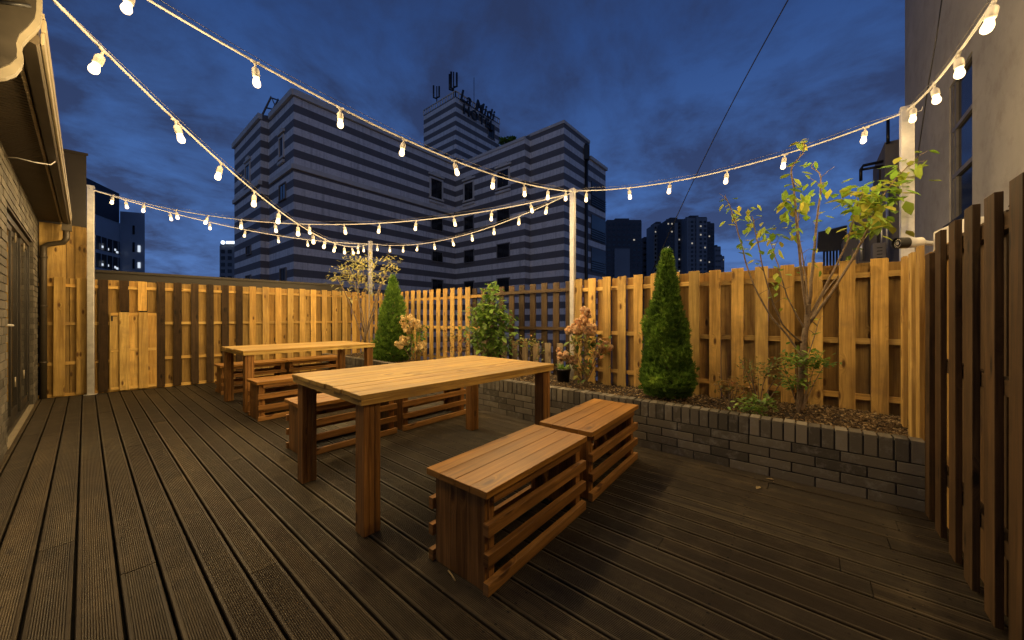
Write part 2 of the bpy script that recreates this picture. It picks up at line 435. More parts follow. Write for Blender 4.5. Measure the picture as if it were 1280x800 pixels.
# ------------------------------------------------------------------ fences
HB = .011   # half thickness of a board
def board(mb, x, w, y, z0, z1, r=None, jit=True):
    j = R.uniform(-.004, .004) if jit else 0; tw = R.uniform(-.006, .006)
    dz = R.uniform(-.006, .006)
    c = ((x+j), y + R.uniform(-.0015, .0015), (z0+z1)/2 + dz/2)
    mb.obox(c, (w/2, tw*w/2, 0), (0, HB, 0), (R.uniform(-.003, .003), 0, (z1-z0+dz)/2), 2, r)
# left fence
LF0 = Vector((-6.73, 5.05, 0)); LA = .742; LL = 4.58
lf = thing('board_fence', 'long pine board fence with alternate dark stained boards beside the brick building', 'fence', LF0, LA)
def s_at(u):
    q = (u-CX)/F; return (6.73+5.05*q)/(.737-.676*q)
fr, bb, rl = MB(), MB(), MB()
darks = [s_at(u)+.05 for u in (123.5, 196, 217, 238.6, 258, 277, 294.5)]
for s in darks:
    db = MB(); board(db, s, .1, -.03, 0.01, 1.735); db.build('dark_board', M['darkboard'], lf, bevel=.002)
db = MB(); board(db, s_at(155), .095, -.03, 1.26, 1.735); db.build('dark_board', M['darkboard'], lf, bevel=.002)
f0 = MB()
for s in (s_at(67)+.055, s_at(97)+.05):
    f0 = MB(); board(f0, s, .105, -.03, .02, 1.735); f0.build('front_board', M['pine'], lf, bevel=.002)
f0 = MB(); board(f0, s_at(178.5), .10, -.03, 1.26, 1.735); f0.build('front_board', M['pine'], lf, bevel=.002)
k = darks[-1]+.205
while k < LL-.03: board(fr, k, .1, -.03, .30 if k > 3.95 else .01, 1.735); k += .205
k = .06
while k < .62: board(bb, k+.02, .125, .027, .0, 1.73); k += .1365
k = darks[1]-.1025-.205*2
while k < LL:
    if k > .70: board(bb, k, .112, .040, .0, 1.73)
    k += .205
for s in (.045, .165, .30): board(bb, s+.02, .125 if s < .2 else .13, .052, .0, 2.52)
board(bb, s_at(100), .105, .05, .0, 2.51)
for z in (1.60, 1.04, .46, .0):
    x = 0.0
    for x1 in (.60, 2.2, 3.5, LL): rl.box(x+.003, x1, -.018, .015, z, z+.045, 0); x = x1
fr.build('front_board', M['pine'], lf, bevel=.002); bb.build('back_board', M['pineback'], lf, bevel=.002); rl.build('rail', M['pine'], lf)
# hatch let into the left fence
ht = MB(); h0, h1 = s_at(138), s_at(196)-.005
for s in (s_at(150.6), s_at(175)): board(ht, s+.045, .105, -.062, .02, 1.235)
for s in (h0+.05, h0+.16, (s_at(150.6)+s_at(175))/2+.05, h1-.05): board(ht, s, .11, -.032, .02, 1.22)
for z in (.03, .62, 1.18): ht.box(h0+.01, h1, -.05, -.045, z, z+.045, 0)
hp = ht.build('access_hatch', M['pine'], lf, bevel=.002); hp['label'] = 'low hatch of pine boards set in the fence'
hg = MB(); hg.box(h0+.012, h0+.075, -.048, -.044, 1.17, 1.20); hg.box(h0+.012, h0+.03, -.048, -.0443, 1.10, 1.169); hg.build('hinge', M['black'], hp)

# back fence right of the middle post, on the planter
bf = thing('board_fence', 'golden pine shadow board fence behind the conifer and the young tree', 'fence', W(FD, RT), A)
fr, bb, rl = MB(), MB(), MB()
def ybox(mb, y, w, x, z0, z1, axis=2):      # board facing the yard (normal along x)
    j = R.uniform(-.004, .004); dz = R.uniform(-.006, .006)
    mb.obox((x+R.uniform(-.0015, .0015), y+j, (z0+z1)/2+dz/2), (HB, 0, 0), (R.uniform(-.0004, .0004), w/2, 0), (0, R.uniform(-.003, .003), (z1-z0+dz)/2), axis)
LB = 2.354-RT
for k in range(-3, 15):
    y = -.368 + .1945*k + .02 - RT - .09
    if -0.16 < y < LB: ybox(fr, y, .1, -.03, .30, 1.615+.012*y)
    if -.10 < y+.097 < LB: ybox(bb, y+.097, .108, .042, .28, 1.60+.012*y)
for z in (1.475, .93, .47):
    rl.box(-.018, .018, -.13, 1.5, z, z+.045, 1); rl.box(-.018, .018, 1.503, LB, z+.01, z+.055, 1)
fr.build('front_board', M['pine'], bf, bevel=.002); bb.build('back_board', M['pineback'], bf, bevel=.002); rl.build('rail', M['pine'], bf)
# picket fence between the middle post and the corner post
pf = thing('picket_fence', 'open picket fence of pale pine and brown pickets, with the striped hotel showing through', 'fence', W(FD, 2.40), A)
fr, dkp, rl, rl2, stb = MB(), MB(), MB(), MB(), MB()
y0 = 4.36-2.40; y1 = 7.76-2.40
k = y0
while k < y1: ybox(fr, k, .098, -.03, .28, 1.66+.008*(k-y0)); k += .1945
k = .06
while k < y0-.08: ybox(dkp, k, .096, .03, -.3, 1.635); k += .2
k = .155
while k < y0-.05: ybox(stb, k, .095, -.03, .28, .80); k += .2
for z in (1.48, .96, .42):
    rl.box(-.018, .018, y0-.45, y1, z, z+.045, 1); rl2.box(-.017, .017, .0, y0-.453, z+.02, z+.063, 1)
fr.build('picket', M['pine'], pf, bevel=.002)['label'] = 'pale pine pickets'
dkp.build('picket', M['brownboard'], pf, bevel=.002)['label'] = 'dark brown pickets'
stb.build('short_picket', M['greywood'], pf, bevel=.002)['label'] = 'short greyish stub pickets'
rl.build('rail', M['pine'], pf); rl2.build('rail', M['brownboard'], pf)
# right fence
rf = thing('board_fence', 'tall dark stained board fence under the security camera, along the deck', 'fence', W(-1.4, RT), A)
fr, bb, rl, lb, b2 = MB(), MB(), MB(), MB(), MB()
X = lambda d: d+1.4
for d in (3.786, 3.54, 3.315): board(lb, X(d), .095, .03, .31, 1.58)
board(fr, X(3.075), .095, .03, .012, 1.50)
board(fr, X(2.87), .1, .03, .012, 1.60)
d = 2.62
while d > -1.3: board(fr, X(d), .1, .03, .012, 1.60+R.uniform(-.012, .012)); d -= .2225
d = 3.65
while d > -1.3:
    board(bb if d > 2.95 else b2, X(d), .128, -.030, .0 if d < 3.1 else .3, 1.555); d -= .2225  # nearer back boards turn brown: their weak light is put into the colour
for z in (1.46, .86, .28):
    rl.box(.0, 2.2, -.02, .018, z, z+.06, 0); rl.box(2.203, 4.58, -.02, .018, z, z+.06, 0)
for d in (-1.2, .9, 2.9):
    rl.box(X(d), X(d)+.06, -.1, -.047, 0, 1.5, 2)
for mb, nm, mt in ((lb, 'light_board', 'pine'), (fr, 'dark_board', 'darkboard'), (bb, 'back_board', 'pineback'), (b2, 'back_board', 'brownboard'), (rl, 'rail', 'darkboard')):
    o = mb.build(nm, M[mt], rf, bevel=.002)
    if nm == 'light_board': o['label'] = 'three pale pine boards at the planter end'

# ------------------------------------------------------------------ posts and string lights
PL = LF0 + Vector((.737, .676, 0))*.50 + Vector((.676, -.737, 0))*.085
PC = Vector((-3.20, 8.03, 0)); PM = Vector((.791, 4.627, 0)); PR = W(4.225, -.606)
def post(p, z0, z1, w, rz, label):
    o = thing('light_post', label, 'post', (p[0], p[1], z0), rz, 'square posts carrying the string lights')
    b = MB(); b.box(-w/2, w/2, -w/2, w/2, 0, z1-z0, 2); b.build('shaft', M['steel'], o, bevel=.004)
    c = MB(); c.box(-w/2-.002, w/2+.002, -w/2-.002, w/2+.002, z1-z0-.02, z1-z0+.004); c.build('cap', M['steel'], o); c = MB(); c.box(-w*.9, w*.9, -w*.9, w*.9, 0, .006); c.build('base_plate', M['steel'], o)
    k = MB(); k.tube([(0, -w/2, z1-z0-.05), (0, -w/2-.04, z1-z0-.05), (0, -w/2-.045, z1-z0-.02)], .004); k.build('hook', M['steel'], o)
    return o
post(PL, .0, 3.12, .07, LA, 'pale steel post in front of the left board fence near the brick building')
post(PC, .33, 2.88, .07, A, 'thin steel post at the far corner where the fences meet')
post(PM, .33, 2.82, .06, A, 'steel post standing left of the golden fence, where four light strings meet')
post(PR, .0, 2.83, .075, A, 'bright lit steel post at the right corner behind the security camera')
bulb_me = None
def pear(sc_=1.0):
    return [(0, -.053), (.011, -.0505), (.0178, -.043), (.0205, -.033), (.0198, -.023), (.0165, -.010), (.0142, -.002), (.0141, .004)]
def string(label, P0, P1, sag, ss, seed):
    rn = random.Random(seed)
    o = thing('string_light', label, 'string lights', P0, 0, 'strings of bulbs over the deck')
    f = lambda s: P0.lerp(P1, s) - Vector((0, 0, 4*sag*s*(1-s)))
    n = 48
    cb = MB(); cb.tube([f(i/n)-P0 for i in range(n+1)], .0062, 8)
    cb.build('cable', M['whitecable'], o)
    cb = MB(); cb.tube([f(i/n)-P0+Vector((0, 0, .034*min(1, 12*i/n*(1-i/n))+.005*math.sin(i*.45+seed))) for i in range(n+1)], .0016, 6); cb.build('support_wire', M['greyconc'], o)
    global bulb_me, sock_me
    for s in ss:
        p = f(s)-P0
        if bulb_me is None:
            k = MB()
            k.tube([(-.022, 0, .0), (0, 0, -.006), (.022, 0, .0)], .0085, 8); k.tube([(0, 0, 0), (0, 0, -.035)], .0058, 8)
            k.lathe([(0.0, -.030), (.012, -.032), (.0185, -.042), (.0195, -.052), (.0195, -.078), (.0165, -.083), (.0, -.083)], 12)
            so_ = k.build('socket', M['socket'], o)
            b = MB(); b.lathe(pear(), 10); bo = b.build('bulb', M['bulb'], so_, loc=(0, 0, -.087))
            bulb_me, sock_me = bo.data, so_.data
        else:
            so_ = bpy.data.objects.new('socket', sock_me); C.objects.link(so_); so_.parent = o
            bo = bpy.data.objects.new('bulb', bulb_me); C.objects.link(bo); bo.parent = so_; bo.location = (0, 0, -.087)
        lo_ = bpy.data.objects.new('bulb_light', LAMP); C.objects.link(lo_); lo_.parent = bo; lo_.location = (0, 0, -.033)
        so_.location = p
        d = f(min(1, s+.01))-f(max(0, s-.01))
        so_.rotation_euler = (rn.uniform(-.22, .22), rn.uniform(-.22, .22), math.atan2(d.y, d.x))
    return o
up = lambda p, z: Vector((p[0], p[1], z))
E1 = Vector((-2.0, 1.51, 2.77)); E2 = Vector((-2.0, 1.5, 2.55)); E7 = up(PR - Vector((.64, .768, 0))*4.5, 2.80)
string('string of bulbs from the roof edge to the middle post, passing nearest the viewer', E1, up(PM, 2.79), .235, [.063, .18, .2954, .4125, .5306, .651, .764, .87, .96], 1)
string('string of bulbs dropping from the roof edge to the far corner post', E2, up(PC, 2.84), .45, [.0443+.0715*k for k in range(13)], 2)
string('upper string of bulbs crossing from the left post to the middle post', up(PL, 3.08), up(PM, 2.77), .47, [.0525+.0725*k for k in range(13)], 3)
string('short string of bulbs from the left post to the far corner post', up(PL, 3.07), up(PC, 2.82), .19, [.085+.122*k for k in range(8)], 4)
string('string of bulbs along the picket fence between corner post and middle post', up(PC, 2.83), up(PM, 2.78), .27, [.06+.096*k for k in range(10)], 5)
string('string of bulbs over the golden fence between middle post and right corner post', up(PM, 2.80), up(PR, 2.80), .165, [.066, .2465, .40, .582, .738, .92], 6)
string('string of bulbs running from the right corner post towards the viewer', up(PR, 2.81), E7, .33, [.25/4.5, .80/4.5, 1.28/4.5, 1.767/4.5, 2.27/4.5], 7)

# ------------------------------------------------------------------ tables
TL, TW_, TH = 1.696, 1.047, .75
def make_table(label):
    o = thing('dining_table', label, 'table')
    tp = MB(); n = 9; w = (TW_-.0)/n
    for k in range(n):
        e = R.uniform(-.004, .006)
        tp.box(-e, TL+R.uniform(-.004, .006), k*w+.0022, (k+1)*w-.0022, TH-.026+R.uniform(-.001, .001), TH+R.uniform(-.0012, .0012), 0)
    top = tp.build('tabletop', M['table'], o, bevel=.003)
    ap = MB(); z0, z1 = TH-.058, TH-.0275
    ap.box(.004, TL-.004, .004, .034, z0, z1, 0); ap.box(.004, TL-.004, TW_-.034, TW_-.004, z0, z1, 0)
    ap.box(.004, .034, .036, TW_-.036, z0, z1, 1); ap.box(TL-.034, TL-.004, .036, TW_-.036, z0, z1, 1)
    ap.box(TL/2-.03, TL/2+.03, .036, TW_-.036, z0, z1, 1)
    ap.build('apron', M['table'], o, bevel=.002)
    for ix in (0, 1):
        for iy in (0, 1):
            lg = MB(); s = .094
            x0 = .026 if ix == 0 else TL-.026-s; y0 = .026 if iy == 0 else TW_-.026-s
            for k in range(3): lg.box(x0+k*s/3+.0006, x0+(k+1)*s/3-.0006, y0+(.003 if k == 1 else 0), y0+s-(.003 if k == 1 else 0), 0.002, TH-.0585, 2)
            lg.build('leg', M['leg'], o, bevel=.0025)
    return o
t1 = make_table('nearer long pine table with thick square legs, in the middle of the deck')
t1.location = (-.766, 1.803, 0); t1.rotation_euler.z = .8413
t2 = make_table('farther long pine table standing near the left board fence')
t2.location = (-3.211, 4.248, 0); t2.rotation_euler.z = .8845

# ------------------------------------------------------------------ benches
BL, BW, BH = .883, .387, .436
def make_bench(label):
    o = thing('slatted_bench', label, 'bench', group='wooden slat benches round the tables')
    tp = MB(); w = BW/4
    for k in range(4): tp.box(0, BL, k*w+.001, (k+1)*w-.001, BH-.03, BH+R.uniform(-.0008, .0008), 0)
    tp.build('seat', M['bench'], o, bevel=.0025)
    ft = .030                                     # slat depth
    for ix in (0, 1):
        e = MB(); x0 = .026 if ix == 0 else BL-.026-.022
        n = 3; pw_ = (BW-2*ft-.012)/n
        for k in range(n): e.box(x0, x0+.022, ft+.006+k*pw_+.0007, ft+.006+(k+1)*pw_-.0007, .002, BH-.031, 2)
        xi = x0+.0222 if ix == 0 else x0-.0352
        e.box(xi, xi+.035, ft+.003, ft+.035, .004, BH-.032, 2); e.box(xi, xi+.035, BW-ft-.035, BW-ft-.003, .004, BH-.032, 2)
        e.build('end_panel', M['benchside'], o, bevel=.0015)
    for y0 in (0.002, BW-ft-.002):
        for z0, z1 in ((.003, .053), (.121, .172), (.244, .296)):
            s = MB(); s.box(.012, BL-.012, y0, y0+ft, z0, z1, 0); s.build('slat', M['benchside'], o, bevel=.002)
        s = MB(); yy = y0+.012 if y0 < .1 else y0-.012
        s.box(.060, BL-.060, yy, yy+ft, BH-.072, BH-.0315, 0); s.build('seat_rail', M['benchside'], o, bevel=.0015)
    return o
bench0 = make_bench('nearest slatted bench at the front, beside the right end of the nearer table')
spots = [((-.102, 1.435), .8951, None),
         ((.494, 2.191), .9188, 'slatted bench between the nearest bench and the brick planter wall'),
         ((-1.701, 2.866), .868, 'slatted bench behind the left front leg of the nearer table'),
         ((-1.098, 3.572), .868, 'slatted bench seen under the nearer table, its end close to the planter'),
         ((-2.796, 3.901), .8845, 'slatted bench in front of the farther table, nearest the viewer of that set'),
         ((-4.318, 5.265), .8845, 'left slatted bench behind the farther table, against the striped board fence'),
         ((-3.745, 5.964), .8845, 'right slatted bench behind the farther table, near the corner post')]
for (p, a, lab) in spots:
    b = bench0 if lab is None else copy_tree(bench0)
    b.location = (p[0], p[1], 0); b.rotation_euler.z = a
    if lab: b['label'] = lab

# ------------------------------------------------------------------ brick building at left
bd = thing('brick_building', 'low brick building with a dark glass door and overhanging brown eave', 'building', (0, 0, 0), A)
WD = -.43; T0, T1 = 3.1, 8.40; DT0, DT1, DH = 5.30, 7.72, 2.12; SZ = 2.54
wl = MB(); ml = MB()
ml.box(WD-.30, WD-.008, T0, DT0-.004, 0, SZ+.1); ml.box(WD-.30, WD-.008, DT1+.004, T1-.008, 0, SZ+.1); ml.box(WD-.30, WD-.008, DT0-.004, DT1+.004, DH+.004, SZ+.1)
row = 0; z = .004
while z < SZ:
    y = T0 - (.11 if row % 2 else 0)
    while y < T1:
        a, b = max(y, T0), min(y+.21, T1)
        if z < DH:
            segs = [(a, min(b, DT0)), (max(a, DT1), b)]
        else: segs = [(a, b)]
        for (p, q) in segs:
            if q-p > .02: wl.box(WD-.06, WD+R.uniform(-.002, .002), p, q, z, min(z+.062, SZ), 1)
        y += .22
    z += .0715; row += 1
for k in range(36):                      # brick end faces round the corner
    wl.box(WD-.29, WD-.063, T1-.06, T1, .004+k*.0715, min(.066+k*.0715, SZ), 0)
mw = ml.build('wall_core', M['hmortar'], bd); wl.build('brick_wall', M['hbrick'], bd, bevel=.002)
# door
fm = MB(); x0, x1 = WD-.10, WD-.03
fm.box(x0, x1, DT0, DT0+.05, .035, DH, 2); fm.box(x0, x1, DT1-.05, DT1, .035, DH, 2); fm.box(x0, x1, DT0+.051, DT1-.051, DH-.06, DH, 1); fm.box(x0, x1, DT0+.051, DT1-.051, .035, .075, 1)
door = fm.build('door', M['frame'], bd, bevel=.002)
gl = MB(); st = MB(); nl = 3; lw = (DT1-DT0-.1)/nl
for k in range(nl):
    a = DT0+.05+k*lw; b = a+lw
    xo = x0+.012 if k % 2 else x0+.03
    st.box(xo, xo+.028, a+.002, a+.055, .08, DH-.065, 2); st.box(xo, xo+.028, b-.055, b-.002, .08, DH-.065, 2)
    st.box(xo, xo+.028, a+.056, b-.056, .08, .17, 1); st.box(xo, xo+.028, a+.056, b-.056, DH-.12, DH-.065, 1)
    gl.box(xo+.012, xo+.020, a+.056, b-.056, .171, DH-.121)
st.build('door_leaf', M['frame'], door, bevel=.002); gl.build('glass', M['glass'], door)
hd = MB(); hy = DT0+.09; hx = x0+.059
hd.box(hx, hx+.008, hy-.02, hy+.02, .90, 1.18); hd.tube([(hx+.008, hy, 1.08), (hx+.05, hy, 1.08)], .009); hd.tube([(hx+.05, hy-.005, 1.08), (hx+.05, hy+.13, 1.075)], .010)
hd.lathe([(0, 0), (.014, 0), (.014, .03), (0, .03)], 10, (hx+.012, hy, .93)); hd.build('handle', M['handle'], door, bevel=.001)
for zz in (.45, 1.9):
    for yy in (DT0+.05+lw, DT0+.05+2*lw):
        hn = MB(); hn.tube([(x1+.008, yy, zz), (x1+.008, yy, zz+.1)], .007); hn.build('hinge', M['trimlight'], door)
sl = MB(); sl.box(WD-.12, WD+.004, DT0+.02, DT1-.02, .002, .030, 1); sl.build('sill', M['trimlight'], door, bevel=.003)
# eave: soffit with cross slats, roof, gutter
sf = MB(); GD0, GD1 = -.224, -.145; TC = 2.93
sf.box(WD-.3, GD0-.012, TC, T1+.05, SZ+.012, SZ+.03, 1)
y = TC
while y < T1: sf.box(WD-.01, GD0-.012, y+.004, y+.040, SZ, SZ+.011, 0); y += .048
sf.build('soffit', M['soffit'], bd)
st = MB(); st.box(GD0-.011, GD0+.004, TC, T1+.05, SZ-.012, SZ+.05, 1); y = TC
while y < T1: st.box(GD0-.0105, GD0+.007, y, y+.006, SZ-.014, SZ-.0122); y += .05
st.build('soffit_trim', M['trimlight'], bd)
gu = MB()
prof = [(GD0+.005, 2.545), (GD0+.02, 2.515), (GD1-.012, 2.500), (GD1-.002, 2.506), (GD1, 2.53), (GD1-.004, 2.55), (GD1+.004, 2.575), (GD1+.012, 2.63), (GD1+.010, 2.66), (GD1-.006, 2.66), (GD0+.005, 2.66)]
def extr(mb, prof, y0, y1):
    b = len(mb.v); n = len(prof)
    for yy in (y0, y1):
        for (x, zz) in prof: mb.v.append(Vector((x, yy, zz)))
    r = (R.random(), R.random())
    for k in range(n):
        k2 = (k+1) % n; mb.face((b+k, b+k2, b+n+k2, b+n+k), [(0, 0)]*4, r)
    mb.face([b+k for k in range(n)][::-1], [(0, 0)]*n, r); mb.face([b+n+k for k in range(n)], [(0, 0)]*n, r)
extr(gu, prof[:6] + [(GD0+.005, 2.56)], TC+.02, T1-.1); gu.build('gutter', M['browntrim'], bd)
gf = MB(); gf.box(GD1+.001, GD1+.014, TC+.02, T1-.1, 2.512, 2.57, 1); gf.box(GD1+.001, GD1+.019, TC+.02, T1-.1, 2.575, 2.64, 1); gf.box(GD1+.001, GD1+.014, TC+.02, T1-.1, 2.645, 2.67, 1)
gf.build('gutter_lip', M['trimlight'], bd, bevel=.003)
rfm = MB(); rfm.box(WD-3.0, GD1-.02, TC-.4, T1+.05, 2.68, 2.76, 1); rfm.build('roof', M['browntrim'], bd)
bw = MB(); bw.box(WD-3.0, WD-.302, T0, T1-.01, 0, SZ+.13); bw.build('rear_wall', M['hmortar'], bd)
# ogee end piece of the eave nearest the viewer
def pxT(u, v, t):
    q = (u-CX)/F; w = -(v-CY)/F; lam = t/(-NY*q+NX)
    p = Vector((q*lam, lam, EYE+w*lam)); return (NX*p.x+NY*p.y, p.z)
og = [pxT(u, v, TC) for u, v in ((-60, 106), (-10, 102), (8, 100), (20, 95), (27, 87), (29.5, 78), (29, 70), (27.5, 63), (29, 58), (36, 50), (45, 42), (50.5, 34), (52.5, 24), (53, 10), (53.5, -25), (-60, -25))]
oe = MB(); extr(oe, og, TC-.03, TC+.01); oe.build('eave_moulding', M['rim'], bd)
# inset cover of the end piece
cx = sum(p[0] for p in og)/len(og); cz = sum(p[1] for p in og)/len(og)
og2 = [pxT(u, v, TC) for u, v in ((-60, 95), (0, 90), (14, 84), (22, 76), (22.5, 66), (21, 58), (25, 48), (36, 38), (44, 28), (46, 18), (47, -25), (-60, -25))]
o2 = MB(); extr(o2, og2, TC-.042, TC-.0305); o2.build('end_cover', M['cover'], bd)
o3 = MB(); p0 = pxT(0, 3, TC-.05); p1 = pxT(38, 8, TC-.05); o3.tube([(p0[0], TC-.055, p0[1]), (p1[0], TC-.055, p1[1])], .008, 6); o3.build('bracket', M['black'], bd)
# downpipe
dp = MB(); ty = T1-.13
dp.box(GD1-.075, GD1+.02, T1-.17, T1-.098, 2.41, 2.51)
dp.tube([(GD1-.03, ty, 2.42), (GD1-.03, ty, 2.30), (GD1-.06, ty+.02, 2.24), (WD+.10, T1-.05, 2.20), (WD+.05, T1-.04, 2.16), (WD+.048, T1-.04, 2.05), (WD+.048, T1-.04, .0)], .034, 12)
for zz in (.5, 1.3, 2.0): dp.tube([(WD+.048, T1-.04, zz), (WD+.048, T1-.04, zz+.025)], .039, 12)
dp.build('downpipe', M['browntrim'], bd)
cbm = MB()
p = [(-.43, 5.2, 2.50), (-.36, 5.0, 2.46), (-.27, 4.95, 2.44), (-.19, 5.0, 2.46), (-.135, 5.05, 2.56)]
cbm.tube(p, .004, 6); cbm.tube([(-.215, 5.5, 2.535), (-.14, 5.5, 2.535)], .004, 6); cbm.build('loose_cable', M['whitecable'], bd)

# buildings just beyond the left fence
LN = Vector((-.676, .737, 0)); LDv = Vector((.737, .676, 0))
lo = lambda s, y: tuple((LF0 + LDv*s + LN*y)[:2])
nb = thing('utility_block', 'plain brown clad block rising behind the left fence beside the eave', 'building', (0, 0, 0))
b = MB(); b.prism([lo(-4, .5), lo(.379, .5), lo(-1.6, 3.0), lo(-4, 3.0)], -5.9, 3.73); b.build('wall', M['clad'], nb)
b = MB(); b.prism([lo(-4.02, .48), lo(.40, .48), lo(-1.58, 3.02), lo(-4.02, 3.02)], 3.731, 3.77); b.build('coping', M['clad'], nb)
nb = thing('parapet_wall', 'dark brown parapet running behind the top of the left board fence', 'wall', (0, 0, 0))
b = MB(); b.prism([lo(.44, .55), lo(4.25, .55), lo(4.25, .85), lo(.44, .85)], -5.9, 1.89); b.build('wall', M['clad'], nb)
b = MB(); b.prism([lo(.43, .53), lo(4.27, .53), lo(4.27, .87), lo(.43, .87)], 1.891, 1.93); b.build('coping', M['clad'], nb)

# ------------------------------------------------------------------ hotel
YC = 26.0
c0 = Vector(((367-CX)/F*YC, YC)); e1 = Vector((-NY, NX)); e2 = Vector((NX, NY))
def hit(P, d, u):                            # distance along a facade to image column u
    q = (u-CX)/F; return (q*P.y - P.x)/(d.x - q*d.y)
ht_ = thing('striped_hotel', 'large hotel with grey and white striped stone walls and a rooftop tower sign', 'building', (0, 0, 0))
p1 = c0 + e1*hit(c0, e1, 336); p2 = p1 - e2*.58; p3 = p2 + e1*hit(p2, e1, 293)
pA = c0 + e2*hit(c0, e2, 569); pB1 = pA - e1*hit(pA, -e1, 656); pB2 = pB1 + e2*.8
pB3 = pB2 - e1*hit(pB2, -e1, 705); pC1 = pB3 + e2*hit(pB3, e2, 737); pC2 = pB3 + e2*hit(pB3, e2, 757)
back = 14
ZT = 18.0; ZB = -5.9
t2_ = lambda v: (v.x, v.y)
ccw = lambda pts: [t2_(p) for p in pts]
hw = MB()
hw.prism(ccw([c0, pA, pA+e2*back, p3+e2*(back+15), p3, p2, p1])[::1], ZB, ZV(112.6, YC))
hw.prism(ccw([pA-e1*.02, pB1, pB1+e2*back, pA+e2*back-e1*.02]), ZB, ZV(171, pB1.y)+.1)
hw.prism(ccw([pB2+e1*.6, pB3, pC1, pC1+e1*8, pB2+e1*.6+e2*8]), ZB, ZV(150, pB3.y))
hw.prism(ccw([pC1, pC2, pC2+e1*8, pC1+e1*8]), ZB, ZV(196, pC1.y))
hw.build('wall', M['stripe'], ht_)
# tower
yT = 42.0; q0 = Vector(((569.5-CX)/F*yT, yT)); qL = q0 + e1*hit(q0, e1, 529.6); qR = q0 + e2*hit(q0, e2, 624.5)
zt = ZV(120, yT)
tw = MB(); tw.prism(ccw([q0, qR, qR+(qL-q0), qL]), 12, zt); tw.build('tower', M['stripe'], ht_)
# tower parapet rail with crenels
pr = MB()
for (P, d, L) in ((q0, e1, (qL-q0).length), (q0, e2, (qR-q0).length)):
    n = int(L/.45)
    for k in range(n+1): 
        a = P + d*(k*L/n); pr.box(a.x-.06, a.x+.06, a.y-.06, a.y+.06, zt-.02, zt+.55)
    pr.tube([(P.x, P.y, zt+.6), ((P+d*L).x, (P+d*L).y, zt+.6)], .09, 6)
pr.build('parapet_rail', M['cornice'], ht_)
# cornices and string courses
cn = MB()
def strip(P, d, L, nrm, z, hgt, out_):
    a = P + d*(L/2) + nrm*(out_/2-.05)
    cn.obox((a.x, a.y, z+hgt/2), Vector((d.x, d.y, 0))*(L/2+out_*.4), Vector((nrm.x, nrm.y, 0))*(out_/2+.05), (0, 0, hgt/2))
LAf = (pA-c0).length
zc = ZV(112.6, YC)
for z, hh, oo in ((zc-.42, .45, .20), (zc-5.75, .35, .16)):
    strip(c0, e2, LAf-.4, -e1, z, hh, oo); strip(c0, e1, (p1-c0).length-.6, -e2, z+.002, hh, oo); strip(p2+e1*.01, e1, (p3-p2).length, -e2, z+.004, hh, oo)
strip(pA-e1*.5, -e1, (pB1-pA).length-.5, -e2, ZV(171, pB1.y)-.2, .25, .07)
strip(pB2, -e1, (pB3-pB2).length, -e2, ZV(150, pB3.y)-.25, .25, .05); strip(pB3, e2, (pC1-pB3).length, -e1, ZV(150, pB3.y)-.252, .25, .05)
strip(pC1, e2, (pC2-pC1).length, -e1, ZV(196, pC1.y)-.25, .3, .2)
cn.build('cornice', M['cornice'], ht_)
# windows
def hwin(P, d, nrm, u0, u1, v0, v1, ornate=False, lit=False):
    s0, s1 = hit(P, d, u0), hit(P, d, u1)
    if s0 > s1: s0, s1 = s1, s0
    m = P + d*((s0+s1)/2); z0, z1 = ZV(v1, m.y), ZV(v0, m.y); w = (s1-s0)/2
    d3 = Vector((d.x, d.y, 0)); n3 = Vector((nrm.x, nrm.y, 0)); m3 = Vector((m.x, m.y, 0))
    fr = MB(); fw = .16 if ornate else .07
    for sgn in (-1, 1): fr.obox(m3 + d3*(w+fw/2)*sgn + Vector((0, 0, (z0+z1)/2)), d3*fw/2, n3*.09, (0, 0, (z1-z0)/2+fw), 2)
    fr.obox(m3 + Vector((0, 0, z1+fw/2)), d3*(w-.002), n3*.085, (0, 0, fw/2)); fr.obox(m3 + Vector((0, 0, z0-fw/2)), d3*(w+fw*1.5), n3*.13, (0, 0, fw/2))
    if ornate:
        fr.obox(m3 + Vector((0, 0, z1+.42)), d3*(w+.30), n3*.13, (0, 0, .09)); fr.obox(m3 + Vector((0, 0, z1+.62)), d3*(w*.7), n3*.11, (0, 0, .11)); fr.obox(m3 + Vector((0, 0, z0-.42)), d3*(w+.22), n3*.15, (0, 0, .10))
    wf = fr.build('window', M['cornice'] if ornate else M['greyconc'], ht_)
    g_ = MB(); g_.obox(m3 + Vector((0, 0, (z0+z1)/2)), d3*(w-.001), n3*.03, (0, 0, (z1-z0)/2-.001)); g_.build('pane', M['winglass'], wf)
    mu_ = MB(); mu_.obox(m3 + Vector((0, 0, (z0+z1)/2)), d3*.03, n3*.05, (0, 0, (z1-z0)/2-.002)); mu_.build('mullion', M['black'], wf)
for a in ((350, 354.5, 173, 197, True), (350, 357.5, 231, 250), (351, 358, 336, 353)): hwin(c0, e1, -e2, *a)
for a in ((307.5, 312.5, 207, 228, True), (308.5, 314, 308, 318), (308, 314, 345, 352)): hwin(p2, e1, -e2, *a)
for a in ((538.5, 552, 225, 248, True), (539, 552.5, 272, 288), (540, 552.5, 315, 327), (540, 553, 350, 366)): hwin(c0, e2, -e1, *a)
for a in ((581, 591.5, 229, 250, True), (581, 592, 271, 287), (581, 592.5, 313, 328), (581, 592.5, 352, 368), (622, 636, 213, 234, True), (622, 637, 262, 279), (622, 637, 305, 322), (622, 637, 348, 366)): hwin(pA, -e1, -e2, *a)
hwin(q0, e2, -e1, 610, 617.5, 155, 173)
